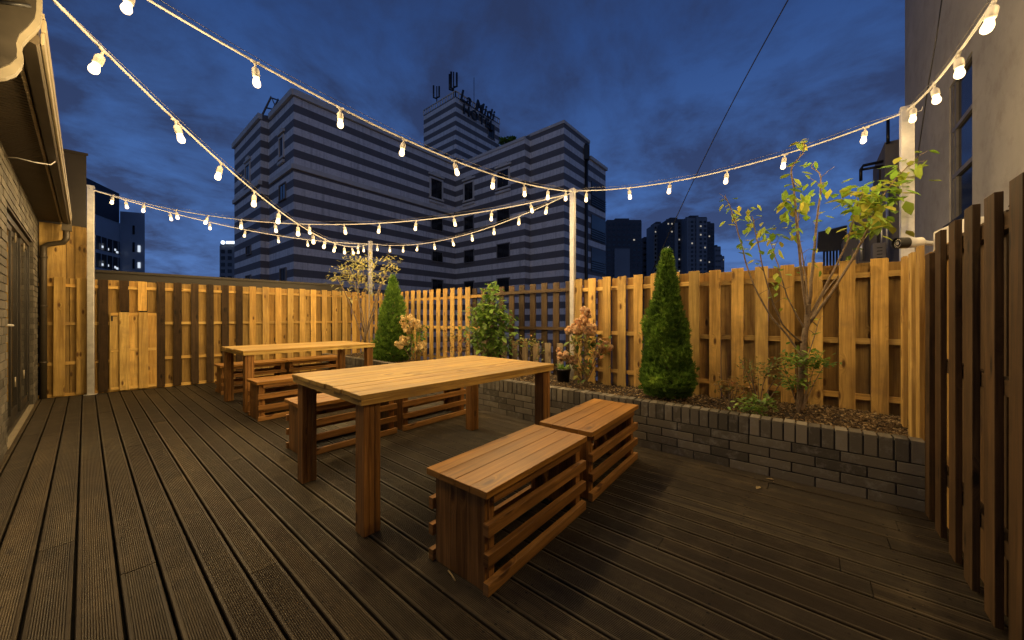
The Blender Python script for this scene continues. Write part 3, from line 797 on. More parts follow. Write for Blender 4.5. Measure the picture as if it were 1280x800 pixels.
# balconies on the right flank and the drain pipe
bl = MB(); bl2 = MB()
s0, s1 = hit(pB3, e2, 738.5), hit(pB3, e2, 756)
for v0, v1 in ((232, 261), (272, 302), (312, 341)):
    m = pB3 + e2*((s0+s1)/2); z0, z1 = ZV(v1, m.y), ZV(v0, m.y)
    bl.obox((m.x-e1.x*.03, m.y-e1.y*.03, (z0+z1)/2), Vector((e2.x, e2.y, 0))*((s1-s0)/2), Vector((e1.x, e1.y, 0))*.05, (0, 0, (z1-z0)/2))
    for k in range(5):
        m2 = m - e1*.15; bl2.obox((m2.x, m2.y, z0+.1+k*.22), Vector((e2.x, e2.y, 0))*((s1-s0)/2), Vector((e1.x, e1.y, 0))*.02, (0, 0, .02))
bal = bl.build('balcony', M['winglass'], ht_); bl2.build('railing', M['black'], bal)
m = pB3 + e2*hit(pB3, e2, 731.5) - e1*.12
dpp = MB(); dpp.tube([(m.x, m.y, ZV(180, m.y)), (m.x, m.y, -5)], .16, 8); dpp.box(m.x-.25, m.x+.25, m.y-.25, m.y+.25, ZV(200, m.y), ZV(183, m.y)); dpp.build('drainpipe', M['black'], ht_)
# roof frame on the left wing, aerials, roof ivy
ra = MB()
for dx in (0, 1.0): ra.tube([PX(320+dx*9, 160, 31+dx*3), PX(339+dx*9, 121+dx*3, 31+dx*3), PX(352+dx*9, 150, 31+dx*3)], .09, 6)
for k in (.15, .4, .65, .97): ra.tube([PX(320+19*k, 160-39*k, 31), PX(329+19*k, 160-36*k, 34)], .07, 6)
ra.build('roof_frame', M['greyconc'], ht_)
def mast(u, v0, v1, Y, w=.05, arms=()):
    an = MB(); b0, b1 = PX(u, v0, Y), PX(u, v1, Y); an.tube([b0, b1], w, 6)
    for (du, va, vb) in arms: an.tube([PX(u, va+1, Y), PX(u+du, va, Y), PX(u+du, vb, Y)], w*1.6, 6)
    an.build('antenna', M['black'], ht_)
mast(567, 125, 90, yT+.5, .08, ((-5, 112, 93), (-3, 110, 90), (4, 108, 91))); mast(546, 128, 108, yT+2.5, .07, ((-4, 122, 107), (3, 121, 108)))
mast(592.5, 135, 97, yT+1, .035)
rv = MB()
for k in range(260):
    u = R.uniform(625, 645); p = PX(u, 180-(u-625)*.12-R.random()*5, 40.5) + Vector((0, R.uniform(-.5, .5), 0))
    rv.leaf(p, Vector((R.uniform(-1, 1), R.uniform(-1, 1), R.uniform(-.5, 1))), Vector((0, 0, 1)), .3, .25)
rv.build('roof_plants', M['thuja'], ht_)
# sign letters on the tower
def letters(txt, size, P, z, parent, name, mat, shear=0, depth=.06, space=1.0):
    cu = bpy.data.curves.new(name, 'FONT'); cu.body = txt; cu.size = size; cu.extrude = depth; cu.shear = shear; cu.space_character = space
    cu.offset = .012*size
    tmp = bpy.data.objects.new('tmp', cu); C.objects.link(tmp)
    dg = bpy.context.evaluated_depsgraph_get(); me = bpy.data.meshes.new_from_object(tmp.evaluated_get(dg))
    bpy.data.objects.remove(tmp); me.materials.clear(); me.materials.append(mat); me.name = name
    o = bpy.data.objects.new(name, me); C.objects.link(o); o.parent = parent
    m_ = Matrix(((e2.x, 0, -e1.x, P.x), (e2.y, 0, -e1.y, P.y), (0, 1, 0, z), (0, 0, 0, 1)))
    o.matrix_local = m_; return o
sP = q0 - e1*.22
s_a = hit(q0, e2, 577); pS = sP + e2*s_a
letters('HOTEL', 1.62, pS, zt-1.65, ht_, 'sign_lettering', M['black'], 0, .07, 1.12)['label'] = 'dark block letters HOTEL'
pS = sP + e2*hit(q0, e2, 573)
letters('La Midi', 1.95, pS, zt-.25, ht_, 'sign_lettering', M['black'], .25, .07, 1.05)['label'] = 'dark script letters above the word HOTEL'

# ------------------------------------------------------------------ other buildings
ob = thing('office_building', 'pale blue grey office building with two dark window bands, far left behind the fence', 'building', (0, 0, 0))
Y0 = 60.0; P = Vector(((100-CX)/F*Y0, Y0)); da = Vector((-.357, .934)); dbv = Vector((.934, .357))
sa = hit(P, da, 150); PB = P + da*sa; sb = hit(PB, dbv, 181); PCc = PB + dbv*sb
zt1 = ZV(279, PB.y)
b = MB(); b.prism(ccw([P, PB, PB-dbv*-.0+Vector((-30, 25)), P+Vector((-30, 0))])[::1] if False else ccw([P+Vector((-20, -6)), P, PB, PB+Vector((-22, 10))]), -5.9, zt1)
b.prism(ccw([PB+dbv*.02, PCc, PCc*1.18, PB*1.18]), -5.9, ZV(264, PB.y)); b.build('wall', M['officeblue'], ob)
b = MB(); b.prism(ccw([P+Vector((-20, -6))-da*.0, P+dbv*.15, PB+dbv*.15-da*.5, PB+Vector((-22, 9))]), zt1+.01, ZV(243, PB.y)); b.build('roof_storey', M['aptdark'], ob)
nrm = dbv*1.0
for v0, v1 in ((288, 306), (311, 330)):
    b = MB(); pp = P + da*.2; z0, z1 = ZV(v1, P.y), ZV(v0, P.y)
    b.obox((P.x+da.x*(sa*.5)+dbv.x*.05, P.y+da.y*sa*.5+dbv.y*.05, (z0+z1)/2), Vector((da.x, da.y, 0))*(sa*.47), Vector((dbv.x, dbv.y, 0))*.06, (0, 0, (z1-z0)/2)); w_ = b.build('window', M['winglass'], ob)
    b = MB()
    for k in range(5): b.obox((P.x+da.x*(sa*(.32+.15*k))+dbv.x*.13, P.y+da.y*sa*(.32+.15*k)+dbv.y*.13, (z0+z1)/2), Vector((da.x, da.y, 0))*.05, Vector((dbv.x, dbv.y, 0))*.03, (0, 0, (z1-z0)/2)); 
    b.build('mullion', M['officeblue'], w_)
    b = MB()
    for k, wd in ((.50, .15), (.66, .05), (.84, .12), (.90, .2)): b.obox((P.x+da.x*sa*k+dbv.x*.13, P.y+da.y*sa*k+dbv.y*.13, z0+(z1-z0)*R.uniform(.12, .3)), Vector((da.x, da.y, 0))*wd*1.6, Vector((dbv.x, dbv.y, 0))*.02, (0, 0, (z1-z0)*.08))
    b.build('lit_room', M['winlit'], w_)
for (u0, u1, v0, v1, lit) in ((166, 168.5, 282, 293, 0), (166, 168.5, 303, 315, 0), (166, 168.5, 324, 336, 0), (172.5, 175.5, 307, 315, 1), (172.5, 175.5, 328, 335, 1)):
    s0, s1 = hit(PB, dbv, u0), hit(PB, dbv, u1); m = PB + dbv*((s0+s1)/2); z0, z1 = ZV(v1, m.y), ZV(v0, m.y)
    b = MB(); b.obox((m.x-da.x*.05, m.y-da.y*.05, (z0+z1)/2), Vector((dbv.x, dbv.y, 0))*((s1-s0)/2), Vector((da.x, da.y, 0))*.06, (0, 0, (z1-z0)/2)); b.build('window', M['winlit'] if lit else M['winglass'], ob)

def tower_block(label, u0, u1, v0, Y, mat, depth=14, group=None, extra=None, rows=0, cols=0, lits=0, cat='apartment tower', name='apartment_tower'):
    x0, x1 = (u0-CX)/F*Y, (u1-CX)/F*Y
    o = thing(name, label, cat, ((x0+x1)/2, Y, -5.9), 0, group)
    w = (x1-x0)/2; h_ = ZV(v0, Y)+5.9
    b = MB(); b.box(-w, w, 0, depth, 0, h_); b.build('wall', M[mat], o)
    b = MB(); b.box(-w*.45, w*.35, 2, depth-2, h_+.01, h_+2.2); b.box(-w*.98, w*.98, .2, .6, h_+.01, h_+.7); b.build('roof_plant_room', M['aptdark'], o)
    if rows:
        zb = h_*.35; un = MB(); un.box(-.5, .5, -.08, .08, -.75, .75); first = {}
        for i in range(rows):
            z = zb + (h_-zb-2.5)*i/max(1, rows-1)
            for j in range(cols):
                isl = R.random() < lits; nm = 'lit_window' if isl else 'window'
                if nm not in first:
                    x = un.build(nm, M['winwarm' if isl else 'winglass'], o); first[nm] = x.data
                else:
                    x = bpy.data.objects.new(nm, first[nm]); C.objects.link(x); x.parent = o
                x.location = (-w + 2*w*(j+.5)/cols, -.05, z); x.scale = (2*w/cols*(.33 if isl else .55), 1, .6 if isl else 1)
    if extra:
        b = MB()
        for (a, c, zz) in extra: b.box(-w+2*w*a, -w+2*w*c, -1.2, -.01, 0, h_*zz)
        b.build('wing', M['aptmid'], o)
    return o
G = 'distant apartment towers on the skyline'
AY = 240
tower_block('dark stepped apartment tower with a lower pale centre bay, leftmost of the distant towers', 758, 802, 276, AY, 'aptdark', group=G, rows=14, cols=7, lits=.03, extra=[(.22, .65, .74)])
o = bpy.data.objects; 
tower_block('narrow dark block with a flat roof filling the gap between the two tower groups', 803, 815.5, 299, AY+30, 'aptdark', group=G, rows=10, cols=2, lits=.08)
tower_block('pale narrow apartment tower with small square windows, left of the dark pair', 817.5, 832.5, 280, AY+10, 'aptmid', group=G, rows=16, cols=4, lits=.06, extra=[(.86, .98, .97)])
tower_block('black apartment tower with two columns of scattered lit windows', 833, 856, 275, AY-6, 'aptdark', group=G, extra=[(.42, .58, .97), (.93, .99, .99)], rows=18, cols=5, lits=.15)
tower_block('tallest broad grey apartment tower, in the middle of the right group', 857, 884, 272.5, AY-12, 'aptmid', group=G, rows=17, cols=5, lits=.05, extra=[(.02, .10, 1.0), (.46, .54, 1.01)])
tower_block('slim dark apartment tower with a bright roof lamp', 884.5, 893, 280, AY, 'aptdark', group=G, rows=16, cols=2, lits=.07)
tower_block('lowest pale apartment block at the right end of the skyline', 894, 901, 309, AY+40, 'aptmid', group=G, rows=10, cols=3, lits=.1)
tower_block('small low grey block at the far right of the skyline', 901.5, 905.5, 321, AY+60, 'aptmid', group=G, rows=6, cols=2, lits=.1)
lamp = MB(); lamp.box(-1.2, 1.2, -.2, .2, 0, .5)
fo = tower_block('far office tower with a glowing white roof sign, left of the hotel', 274.5, 300, 307, 150, 'aptmid', rows=9, cols=3, lits=.04, cat='office tower', name='office_tower')
sgn = MB(); hh = ZV(307, 150)+5.9; wd = (300-274.5)/F*150/2
sgn.lathe([(0, 0), (.8, 0), (.8, .3), (0, .3)], 20); 
for i, v in enumerate(sgn.v): sgn.v[i] = Vector((v.x-wd*.55, -.5-v.z, v.y+hh+1.2))
xx = -wd*.25
for k in range(9):
    sgn.box(xx, xx+.34, -.7, -.4, hh+.65, hh+1.75); sgn.box(xx+.341, xx+.5, -.7, -.4, hh+(.65 if k % 2 else 1.3), hh+(1.1 if k % 2 else 1.75)); xx += .56
sgn.build('roof_sign', M['signlit'], fo)

# stucco building at right
sb_ = thing('stucco_building', 'tall beige stucco building with one dark window, behind the right fence', 'building', (0, 0, 0), A)
SW = -1.6; a0, a1 = 7.23, 8.2; z0, z1 = 2.52, 4.55
b = MB()
b.box(-4, a0, SW-.4, SW, -5.9, 14); b.box(a1, 11.35, SW-.4, SW, -5.9, 14); b.box(a0, a1, SW-.4, SW, -5.9, z0); b.box(a0, a1, SW-.4, SW, z1, 14)
b.box(-4, 11.35, SW-6, SW-.41, -5.9, 14); b.build('wall', M['stucco'], sb_)
b = MB()
for i in range(4): 
    z = z0 + (z1-z0)*i/3; b.box(a0, a1, SW-.07, SW-.015, z-.03 if i else z, z+.03 if i < 3 else z)
b.box(a0, a0+.04, SW-.07, SW-.017, z0, z1); b.box(a1-.09, a1, SW-.07, SW-.017, z0, z1); b.box(a1-.22, a1-.16, SW-.07, SW-.019, z0, z1)
wf = b.build('window', M['winframe'], sb_)
b = MB(); b.box(a0+.01, a1-.01, SW-.06, SW-.045, z0+.01, z1-.01); b.build('pane', M['winglass'], wf)
b = MB(); b.box(a0-.05, a1+.05, SW-.2, SW+.05, z0-.06, z0-.003, 0); b.build('sill', M['black'], wf)
# grey house and roof clutter behind the young tree
gh = thing('grey_house', 'grey rendered house with pipes and a roof railing, beyond the right corner', 'building', (0, 0, 0), A)
b = MB()
def gbox(d0, d1, u0, u1, v, mb=None):
    ta, tb = T_at(u0, d0), T_at(u1, d0); Yc = NY*d0 + NX*ta
    mb.box(d0, d1, min(ta, tb), max(ta, tb), -5.9, ZV(v, Yc)); return ta, tb, Yc
b = MB(); gbox(12, 14, 1106, 1150, 178, b); gbox(13, 15, 1072, 1107, 268, b); gbox(13.2, 15, 1054, 1071.8, 300, b); b.build('wall', M['greyconc'], gh)
b = MB(); gbox(12.6, 12.9, 1098.5, 1105.8, 212, b); b.build('chimney', M['browntrim'], gh)
b = MB()
def gp(u, v, d): 
    t = T_at(u, d); Y = NY*d+NX*t; return (d, t, ZV(v, Y))
b.tube([gp(1107, 201, 12.2), gp(1079, 207, 12.2), gp(1076, 212, 12.2), gp(1076, 226, 12.2)], .035, 6); b.tube([gp(1107, 207, 12.2), gp(1078, 212, 12.2)], .03, 6)
b.build('roof_railing', M['black'], gh)
b = MB(); b.tube([gp(1110, 150, 11.9), gp(1110, 180, 11.9)], .03, 6); b.build('vent_pipe', M['black'], gh)
b = MB(); b.tube([gp(1077, 293, 12.8), gp(1077, 326, 12.8)], .05, 8); b.tube([gp(1102.5, 240, 12.4), gp(1102.5, 326, 12.4)], .03, 8); b.tube([gp(1109, 230, 11.9), gp(1109, 326, 11.9)], .025, 8); b.build('drainpipe', M['steel'], gh)
cn_ = thing('roof_canopy', 'dark ribbed canopy roof with a railing below, left of the grey house', 'canopy', (0, 0, 0), A)
b = MB()
for k in range(7):
    p0 = Vector(gp(1021+k*.3, 312-k*3.3, 14.5)); p1_ = Vector(gp(1056+k*.2, 309-k*4.2, 14.5))
    m_ = (p0+p1_)/2; dv = (p1_-p0)/2; b.obox(m_, dv, (.5, 0, .1), (0, 0, .05))
b.build('roof_sheet', M['black'], cn_)
b = MB()
for k in range(5): b.tube([gp(1030+k*4, 311-k*.8, 14.6), gp(1030+k*4, 345, 14.6)], .025, 6)
b.tube([gp(1029, 314, 14.6), gp(1048, 312, 14.6)], .03, 6); b.build('railing', M['black'], cn_)
ac = thing('air_conditioner', 'grey outdoor air conditioning unit in front of the grey house', 'air conditioner', (0, 0, 0), A)
b = MB(); d = 11.0; ta, tb = T_at(1091, d), T_at(1108, d); Yc = NY*d+NX*ta
b.box(d, d+.35, min(ta, tb), max(ta, tb), ZV(330, Yc), ZV(304, Yc)); b.build('casing', M['greyconc'], ac, bevel=.02)
b = MB()
for k in range(5): b.box(d-.012, d-.001, min(ta, tb)+.06, max(ta, tb)-.06, ZV(327-k*4, Yc), ZV(326-k*4, Yc))
b.build('grille', M['black'], ac)
b = MB(); b.tube([gp(1096, 345, d+.1), gp(1096, 329.5, d+.1)], .03, 6); b.tube([gp(1105, 345, d+.1), gp(1105, 329.5, d+.1)], .03, 6); b.build('stand', M['black'], ac)

# overhead wires
def wire(label, pts, r):
    mb = MB(); mb.tube([Vector(p) for p in pts], r, 5)
    return tag(mb.build('overhead_wire', M['black']), label, 'wire')
wire('long black wire slanting up across the sky over the golden fence', [PX(812+ (985-812)*k/10 + 6*math.sin(k/10*math.pi)*-1, 346 - 346*k/10*1.0, 9-4.2*k/10) for k in range(12)], .009)
wire('thin black wire slanting down past the stucco wall by the right post', [PX(1180, -20, 3.6), PX(1170, 50, 3.8), PX(1160, 108, 4.0), PX(1148, 190, 4.3), PX(1131, 300, 4.6), PX(1122, 340, 4.8)], .006)
wire('short black wire at the far right in front of the stucco wall', [PX(1262, 258, 1.9), PX(1272, 238, 2.0), PX(1290, 205, 2.2)], .005)

# ------------------------------------------------------------------ security camera
cam_t = thing('security_camera', 'white bullet security camera with black front on a white box atop the right fence', 'security camera', W(3.31, -.655, 1.54), A)
b = MB(); c_, s_ = math.cos(.12), math.sin(.12)
b.obox((0, -.03, .078), (.19*c_, .19*s_, 0), (-.05*s_, .05*c_, 0), (0, 0, .078)); b.build('junction_box', M['plastic'], cam_t, bevel=.012)
b = MB(); b.tube([(.19, -.006, .075), (.203, -.004, .075)], .045, 16); b.tube([(.20, -.004, .075), (.225, .03, .088), (.212, .075, .098)], .015, 8); b.build('arm', M['plastic'], cam_t)
p0 = Vector((.205, .080, .10)); p1 = Vector((.13, .209, .097)); dv = (p1-p0).normalized()
b = MB(); b.tube([p0, p0+dv*.012, p0+dv*.088], [.018, .033, .034], 16); b.build('camera_body', M['plastic'], cam_t)
b = MB(); b.tube([p0+dv*.089, p0+dv*.150], .036, 18, False); b.tube([p0+dv*.105, p0+dv*.135], [.034, .034], 18); lens = b.build('hood', M['black'], cam_t)
b = MB(); 
for k in range(12):
    w = 2*math.pi*k/12; sd = dv.cross(Vector((0, 0, 1))).normalized(); upv = sd.cross(dv)
    c = p0+dv*.137+(sd*math.cos(w)+upv*math.sin(w))*.024; b.tube([c, c+dv*.004], .0045, 6)
b.tube([p0+dv*.135, p0+dv*.143], .012, 12); b.build('lens', M['chrome'], lens)

# ------------------------------------------------------------------ plants
def base_at(u, d):
    t = T_at(u, d); p = W(d, t, 0); p.z = soil_h(d, t)-.01; return p
def conifer(label, u, d, H, Rad, n, seed, blade=1.0):
    rn = random.Random(seed); p = base_at(u, d)
    o = thing('conifer', label, 'conifer', p)
    tr = MB(); tr.tube([(0, 0, -.05), (0, 0, H*.5), (.01, 0, H*.9)], [.025, .018, .004], 8); tr.build('trunk', M['bark'], o)
    f = MB()
    lob = [(rn.uniform(0, 6.28), rn.uniform(.02, .95), rn.uniform(.05, .17)) for _ in range(55)]
    for _ in range(n):
        z = (1-(1-rn.random())**.62); a = rn.uniform(0, 2*math.pi)
        prof = (1-z)**.86 * min(1.0, .74+z*3.2)
        wob = 0
        for (la, lz, lr) in lob:
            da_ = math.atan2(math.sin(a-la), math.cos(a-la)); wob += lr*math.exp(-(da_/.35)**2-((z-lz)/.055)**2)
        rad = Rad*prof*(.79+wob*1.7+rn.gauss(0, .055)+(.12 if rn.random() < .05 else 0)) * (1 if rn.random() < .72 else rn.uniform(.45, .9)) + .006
        c = Vector((rad*math.cos(a), rad*math.sin(a), .03+z*H*.985))
        outv = Vector((math.cos(a), math.sin(a), 0)); tang = Vector((-math.sin(a), math.cos(a), 0))
        ax = (outv*rn.uniform(.25, .75) + Vector((0, 0, 1))*rn.uniform(.5, 1.0) + tang*rn.uniform(-.35, .35)).normalized()
        sd = (tang*rn.uniform(-1, 1) + outv*rn.uniform(-.7, .7)).normalized(); sd = (sd - ax*sd.dot(ax)).normalized()
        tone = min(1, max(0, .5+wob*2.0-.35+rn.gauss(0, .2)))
        L = rn.uniform(.035, .065)*blade
        for k in range(5):
            w = (k-2)*.42; dd = (ax*math.cos(w)+sd*math.sin(w)).normalized()
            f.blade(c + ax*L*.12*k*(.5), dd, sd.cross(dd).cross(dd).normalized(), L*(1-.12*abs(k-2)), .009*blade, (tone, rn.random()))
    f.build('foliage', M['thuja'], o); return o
conifer('dense green cone shaped conifer in front of the golden fence', 833, 3.63, 1.44, .28, 6200, 11)
conifer('green cone shaped conifer in the planter near the far corner post', 491, 3.62, 1.58, .36, 3800, 12, 1.25)

def plant(name, label, cat, p, stems, leaves, leafmat, stem_mat='twig', group=None):
    """stems: list of point lists with radii; leaves: list of (pos, dir, L, w) - all world points relative to p"""
    o = thing(name, label, cat, p, 0, group)
    s = MB()
    for pts, r0, r1 in stems: s.tube([q-p for q in pts], [r0+(r1-r0)*i/(len(pts)-1) for i in range(len(pts))], 7)
    s.build('stem' if cat != 'tree' else 'trunk', M[stem_mat], o)
    f = MB()
    for (q, d, L, w) in leaves: f.leaf(q-p, d, Vector((R.uniform(-.4, .4), R.uniform(-.4, .4), 1)), L, w)
    f.build('foliage' if cat != 'tree' else 'crown', M[leafmat], o); return o
def rdir(zl=-.6, zh=.6): return Vector((R.uniform(-1, 1), R.uniform(-1, 1), R.uniform(zl, zh)))
def smooth_path(pts, k=4, jit=.0):
    out_ = []
    for i in range(len(pts)-1):
        p0 = pts[max(i-1, 0)]; p1 = pts[i]; p2 = pts[i+1]; p3 = pts[min(i+2, len(pts)-1)]
        for j in range(k):
            t = j/k
            out_.append(.5*((2*p1)+(p2-p0)*t+(2*p0-5*p1+4*p2-p3)*t*t+(3*p1-p0-3*p2+p3)*t**3) + Vector((R.uniform(-jit, jit), R.uniform(-jit, jit), 0)))
    return out_+[pts[-1]]
# young tree at right
tb_ = base_at(1000, 3.75); YB = tb_.y
def br(px, y0, y1): 
    n = len(px); return smooth_path([PX(u, v, YB+y0+(y1-y0)*i/(n-1)) for i, (u, v) in enumerate(px)], 4, .003)
stems = [(br([(1000, 522), (1001, 480), (1004, 440), (1008, 405), (1011, 380)], 0, 0), .025, .019)]
limbs = [([(1002, 446), (985, 420), (960, 390), (938, 345), (925, 300), (914, 262), (906, 245)], 0, .25, .012),
         ([(1003, 428), (978, 405), (958, 352), (948, 305), (940, 270)], 0, -.2, .010),
         ([(1006, 412), (985, 372), (972, 330), (962, 300)], 0, .1, .009),
         ([(1009, 395), (1003, 350), (996, 280), (992, 235), (990, 210), (1003, 192), (1006, 180)], 0, -.15, .014),
         ([(1010, 385), (1007, 345), (998, 290), (1001, 250)], 0, .2, .010),
         ([(1012, 380), (1017, 320), (1022, 270), (1026, 222), (1014, 209)], 0, .15, .016),
         ([(1010, 400), (1035, 352), (1058, 305), (1070, 262), (1080, 240)], 0, -.25, .013),
         ([(1011, 405), (1048, 352), (1078, 300), (1095, 262), (1110, 235), (1140, 202)], 0, -.1, .014),
         ([(1006, 420), (1028, 370), (1060, 330), (1085, 292)], 0, .2, .010),
         ([(1001, 470), (1012, 440), (1024, 400)], 0, .12, .008)]
for px, y0, y1, r in limbs: stems.append((br(px, y0, y1), r*.8, .0028))
lv = []
for pts, r0, r1 in list(stems[1:]):
    for _ in range(9):
        q = pts[int(len(pts)*R.uniform(.35, .98))]; d = (Vector((R.uniform(-1, 1), R.uniform(-.8, .8), R.uniform(.1, 1.1)))).normalized(); L = R.uniform(.03, .12)
        stems.append(([q, q+d*L*.5+Vector((0, 0, .005)), q+d*L], .0028, .0012))
        if R.random() < .5: lv.append((q+d*L, rdir(-1.0, .1), R.uniform(.05, .09), R.uniform(.025, .045)))
def clus(u, v, du, dv, n, L0=.055, L1=.09, Yo=0.0, ys=.12):
    for _ in range(int(n*1.4)):
        q = PX(R.gauss(u, du), R.gauss(v, dv), YB+Yo+R.uniform(-ys, ys))
        L = R.uniform(L0, L1)*1.2; lv.append((q, rdir(-1.0, .25), L, L*R.uniform(.45, .6)))
for a in ((908, 255, 5, 4, 4, .05, .08, .2), (921, 268, 8, 6, 9, .05, .08, .2), (943, 262, 5, 6, 4, .05, .08), (940, 290, 7, 8, 10, .05, .08, .1), (962, 292, 7, 7, 12, .05, .08), (966, 312, 4, 6, 4),
          (987, 240, 9, 8, 10, .06, .1), (1003, 250, 6, 10, 10, .06, .1), (1003, 205, 4, 8, 4, .05, .08), (1003, 178, 5, 3, 4), (992, 285, 7, 7, 6), (1012, 232, 6, 8, 6, .05, .07), (1034, 279, 4, 4, 2), (985, 270, 5, 5, 5), (928, 310, 5, 8, 5, .045, .07),
          (1070, 245, 14, 10, 26, .06, .1, -.15), (1092, 258, 14, 14, 40, .06, .1, -.1), (1108, 238, 12, 9, 24, .06, .1, -.1), (1085, 285, 12, 9, 18, .06, .1, -.1), (1138, 206, 9, 7, 14, .06, .1, -.1), (1122, 222, 8, 8, 12, .06, .1, -.1), (1076, 268, 8, 10, 12, .06, .09, -.2),
          (983, 380, 8, 20, 5, .04, .07), (970, 355, 5, 12, 5, .04, .07), (1018, 330, 5, 30, 5, .04, .06)): clus(*a)
plant('young_tree', 'young tree with thin upright branches and yellow green leaves growing in the planter', 'tree', tb_, stems, lv, 'leafyel', 'bark')
# low green sprouts round the trunk
def shrub(name, label, u, d, pts, n, L0, L1, mat, cat='shrub', stemn=7, wr=.5, zl=-.3, zh=.8, ys=.09):
    p = base_at(u, d); Y = p.y; lv = []; stems = []
    for (cu, cv, du, dv, k) in pts:
        for _ in range(int(n*k)):
            q = PX(R.gauss(cu, du), R.gauss(cv, dv), Y+R.uniform(-ys, ys))
            if q.z < p.z+.01: q.z = p.z+.02+R.random()*.03
            L = R.uniform(L0, L1); lv.append((q, rdir(zl, zh), L, L*wr))
    for k in range(stemn):
        (cu, cv, du, dv, _) = pts[k % len(pts)]
        e = PX(R.gauss(cu, du), R.gauss(cv, dv), Y+R.uniform(-ys, ys)*.7); e.z = max(e.z, p.z+.06)
        m = p.lerp(e, .5) + Vector((R.uniform(-.02, .02), R.uniform(-.02, .02), .02)); stems.append((smooth_path([p, m, e], 3), .006, .002))
    return plant(name, label, cat, p, stems, lv, mat)
shrub('shrub', 'small green sprouting shrub at the foot of the young tree', 1001, 3.70, [(988, 450, 7, 6, .6), (1020, 455, 9, 5, .7), (995, 478, 10, 5, .7), (1010, 448, 8, 6, .5)], 190, .03, .055, 'leafgreen', wr=.45)
shrub('shrub', 'sparse olive green shrub left of the young tree trunk', 950, 3.72, [(938, 465, 8, 9, .7), (962, 462, 8, 8, .7), (975, 470, 5, 8, .4), (928, 455, 4, 5, .2)], 120, .026, .045, 'leafsmall', wr=.45)
shrub('ground_plant', 'low green plant at the planter edge left of the young tree', 945, 3.42, [(935, 505, 9, 5, .6), (958, 503, 7, 4, .4), (950, 512, 9, 3, .5)], 130, .03, .055, 'leafgreen', 'plant', wr=.5)
shrub('ground_plant', 'low reddish plant in the bark beside the green cone conifer', 912, 3.62, [(912, 482, 9, 5, .7), (925, 490, 7, 5, .4)], 140, .026, .05, 'leafred', 'plant', wr=.5)
shrub('ground_plant', 'small creeping juniper tuft at the foot of the far conifer', 474, 3.45, [(470, 436, 9, 4, 1.0), (482, 439, 7, 3, .8)], 140, .03, .05, 'thuja', 'plant', wr=.3)
shrub('ground_plant', 'red leaved plant in front of the pale pickets, left of the tall leafy bush', 572, 3.72, [(564, 420, 6, 9, 1), (580, 425, 6, 9, 1), (572, 436, 9, 5, .8), (592, 420, 5, 12, .6)], 90, .035, .065, 'leafred', 'plant', wr=.5)
shrub('ground_plant', 'small bush with a bent stem in front of the short stub pickets', 660, 3.68, [(650, 430, 7, 4, .7), (664, 428, 6, 4, .5), (672, 440, 5, 5, .25)], 120, .035, .06, 'leafsmall', 'plant', wr=.5)
shrub('leafy_bush', 'tall leafy green bush between the pale and the brown pickets', 612, 3.72, [(612, 372, 6, 8, .35), (608, 390, 11, 9, 1), (616, 405, 12, 10, 1.2), (610, 422, 11, 9, 1.1), (618, 436, 9, 6, .6), (600, 410, 8, 12, .6), (626, 400, 6, 12, .4), (617, 360, 3, 4, .15)], 150, .065, .12, 'leafgreen', 'bush', 12, .62, -.8, .4, .16)
# small tree at the far corner
p = base_at(452, 3.70); Y = p.y; stems = []; lv = []
for px in ([(455, 452), (456, 420), (452, 385), (440, 345), (432, 330)], [(456, 440), (458, 390), (456, 350), (452, 325)], [(455, 430), (466, 385), (478, 350), (490, 330)], [(454, 425), (440, 385), (426, 355), (418, 345)], [(455, 415), (448, 370), (446, 335)], [(457, 420), (472, 375), (480, 345)]):
    stems.append((smooth_path([PX(u, v, Y+R.uniform(-.15, .15)) for u, v in px], 3, .01), .016, .004))
for (u, v, du, dv, n) in ((440, 335, 10, 8, 110), (455, 328, 9, 7, 100), (430, 345, 7, 7, 60), (487, 332, 7, 7, 80), (478, 345, 6, 5, 40), (448, 350, 10, 8, 70), (417, 346, 3, 4, 14), (465, 352, 8, 6, 30), (440, 368, 8, 6, 22)):
    for _ in range(n):
        L = R.uniform(.07, .115); lv.append((PX(R.gauss(u, du), R.gauss(v, dv), Y+R.uniform(-.3, .3)), rdir(-.7, .5), L, L*.42))
plant('small_tree', 'small airy tree with pale olive leaves beside the far corner post', 'tree', p, stems, lv, 'leafolive', 'bark')
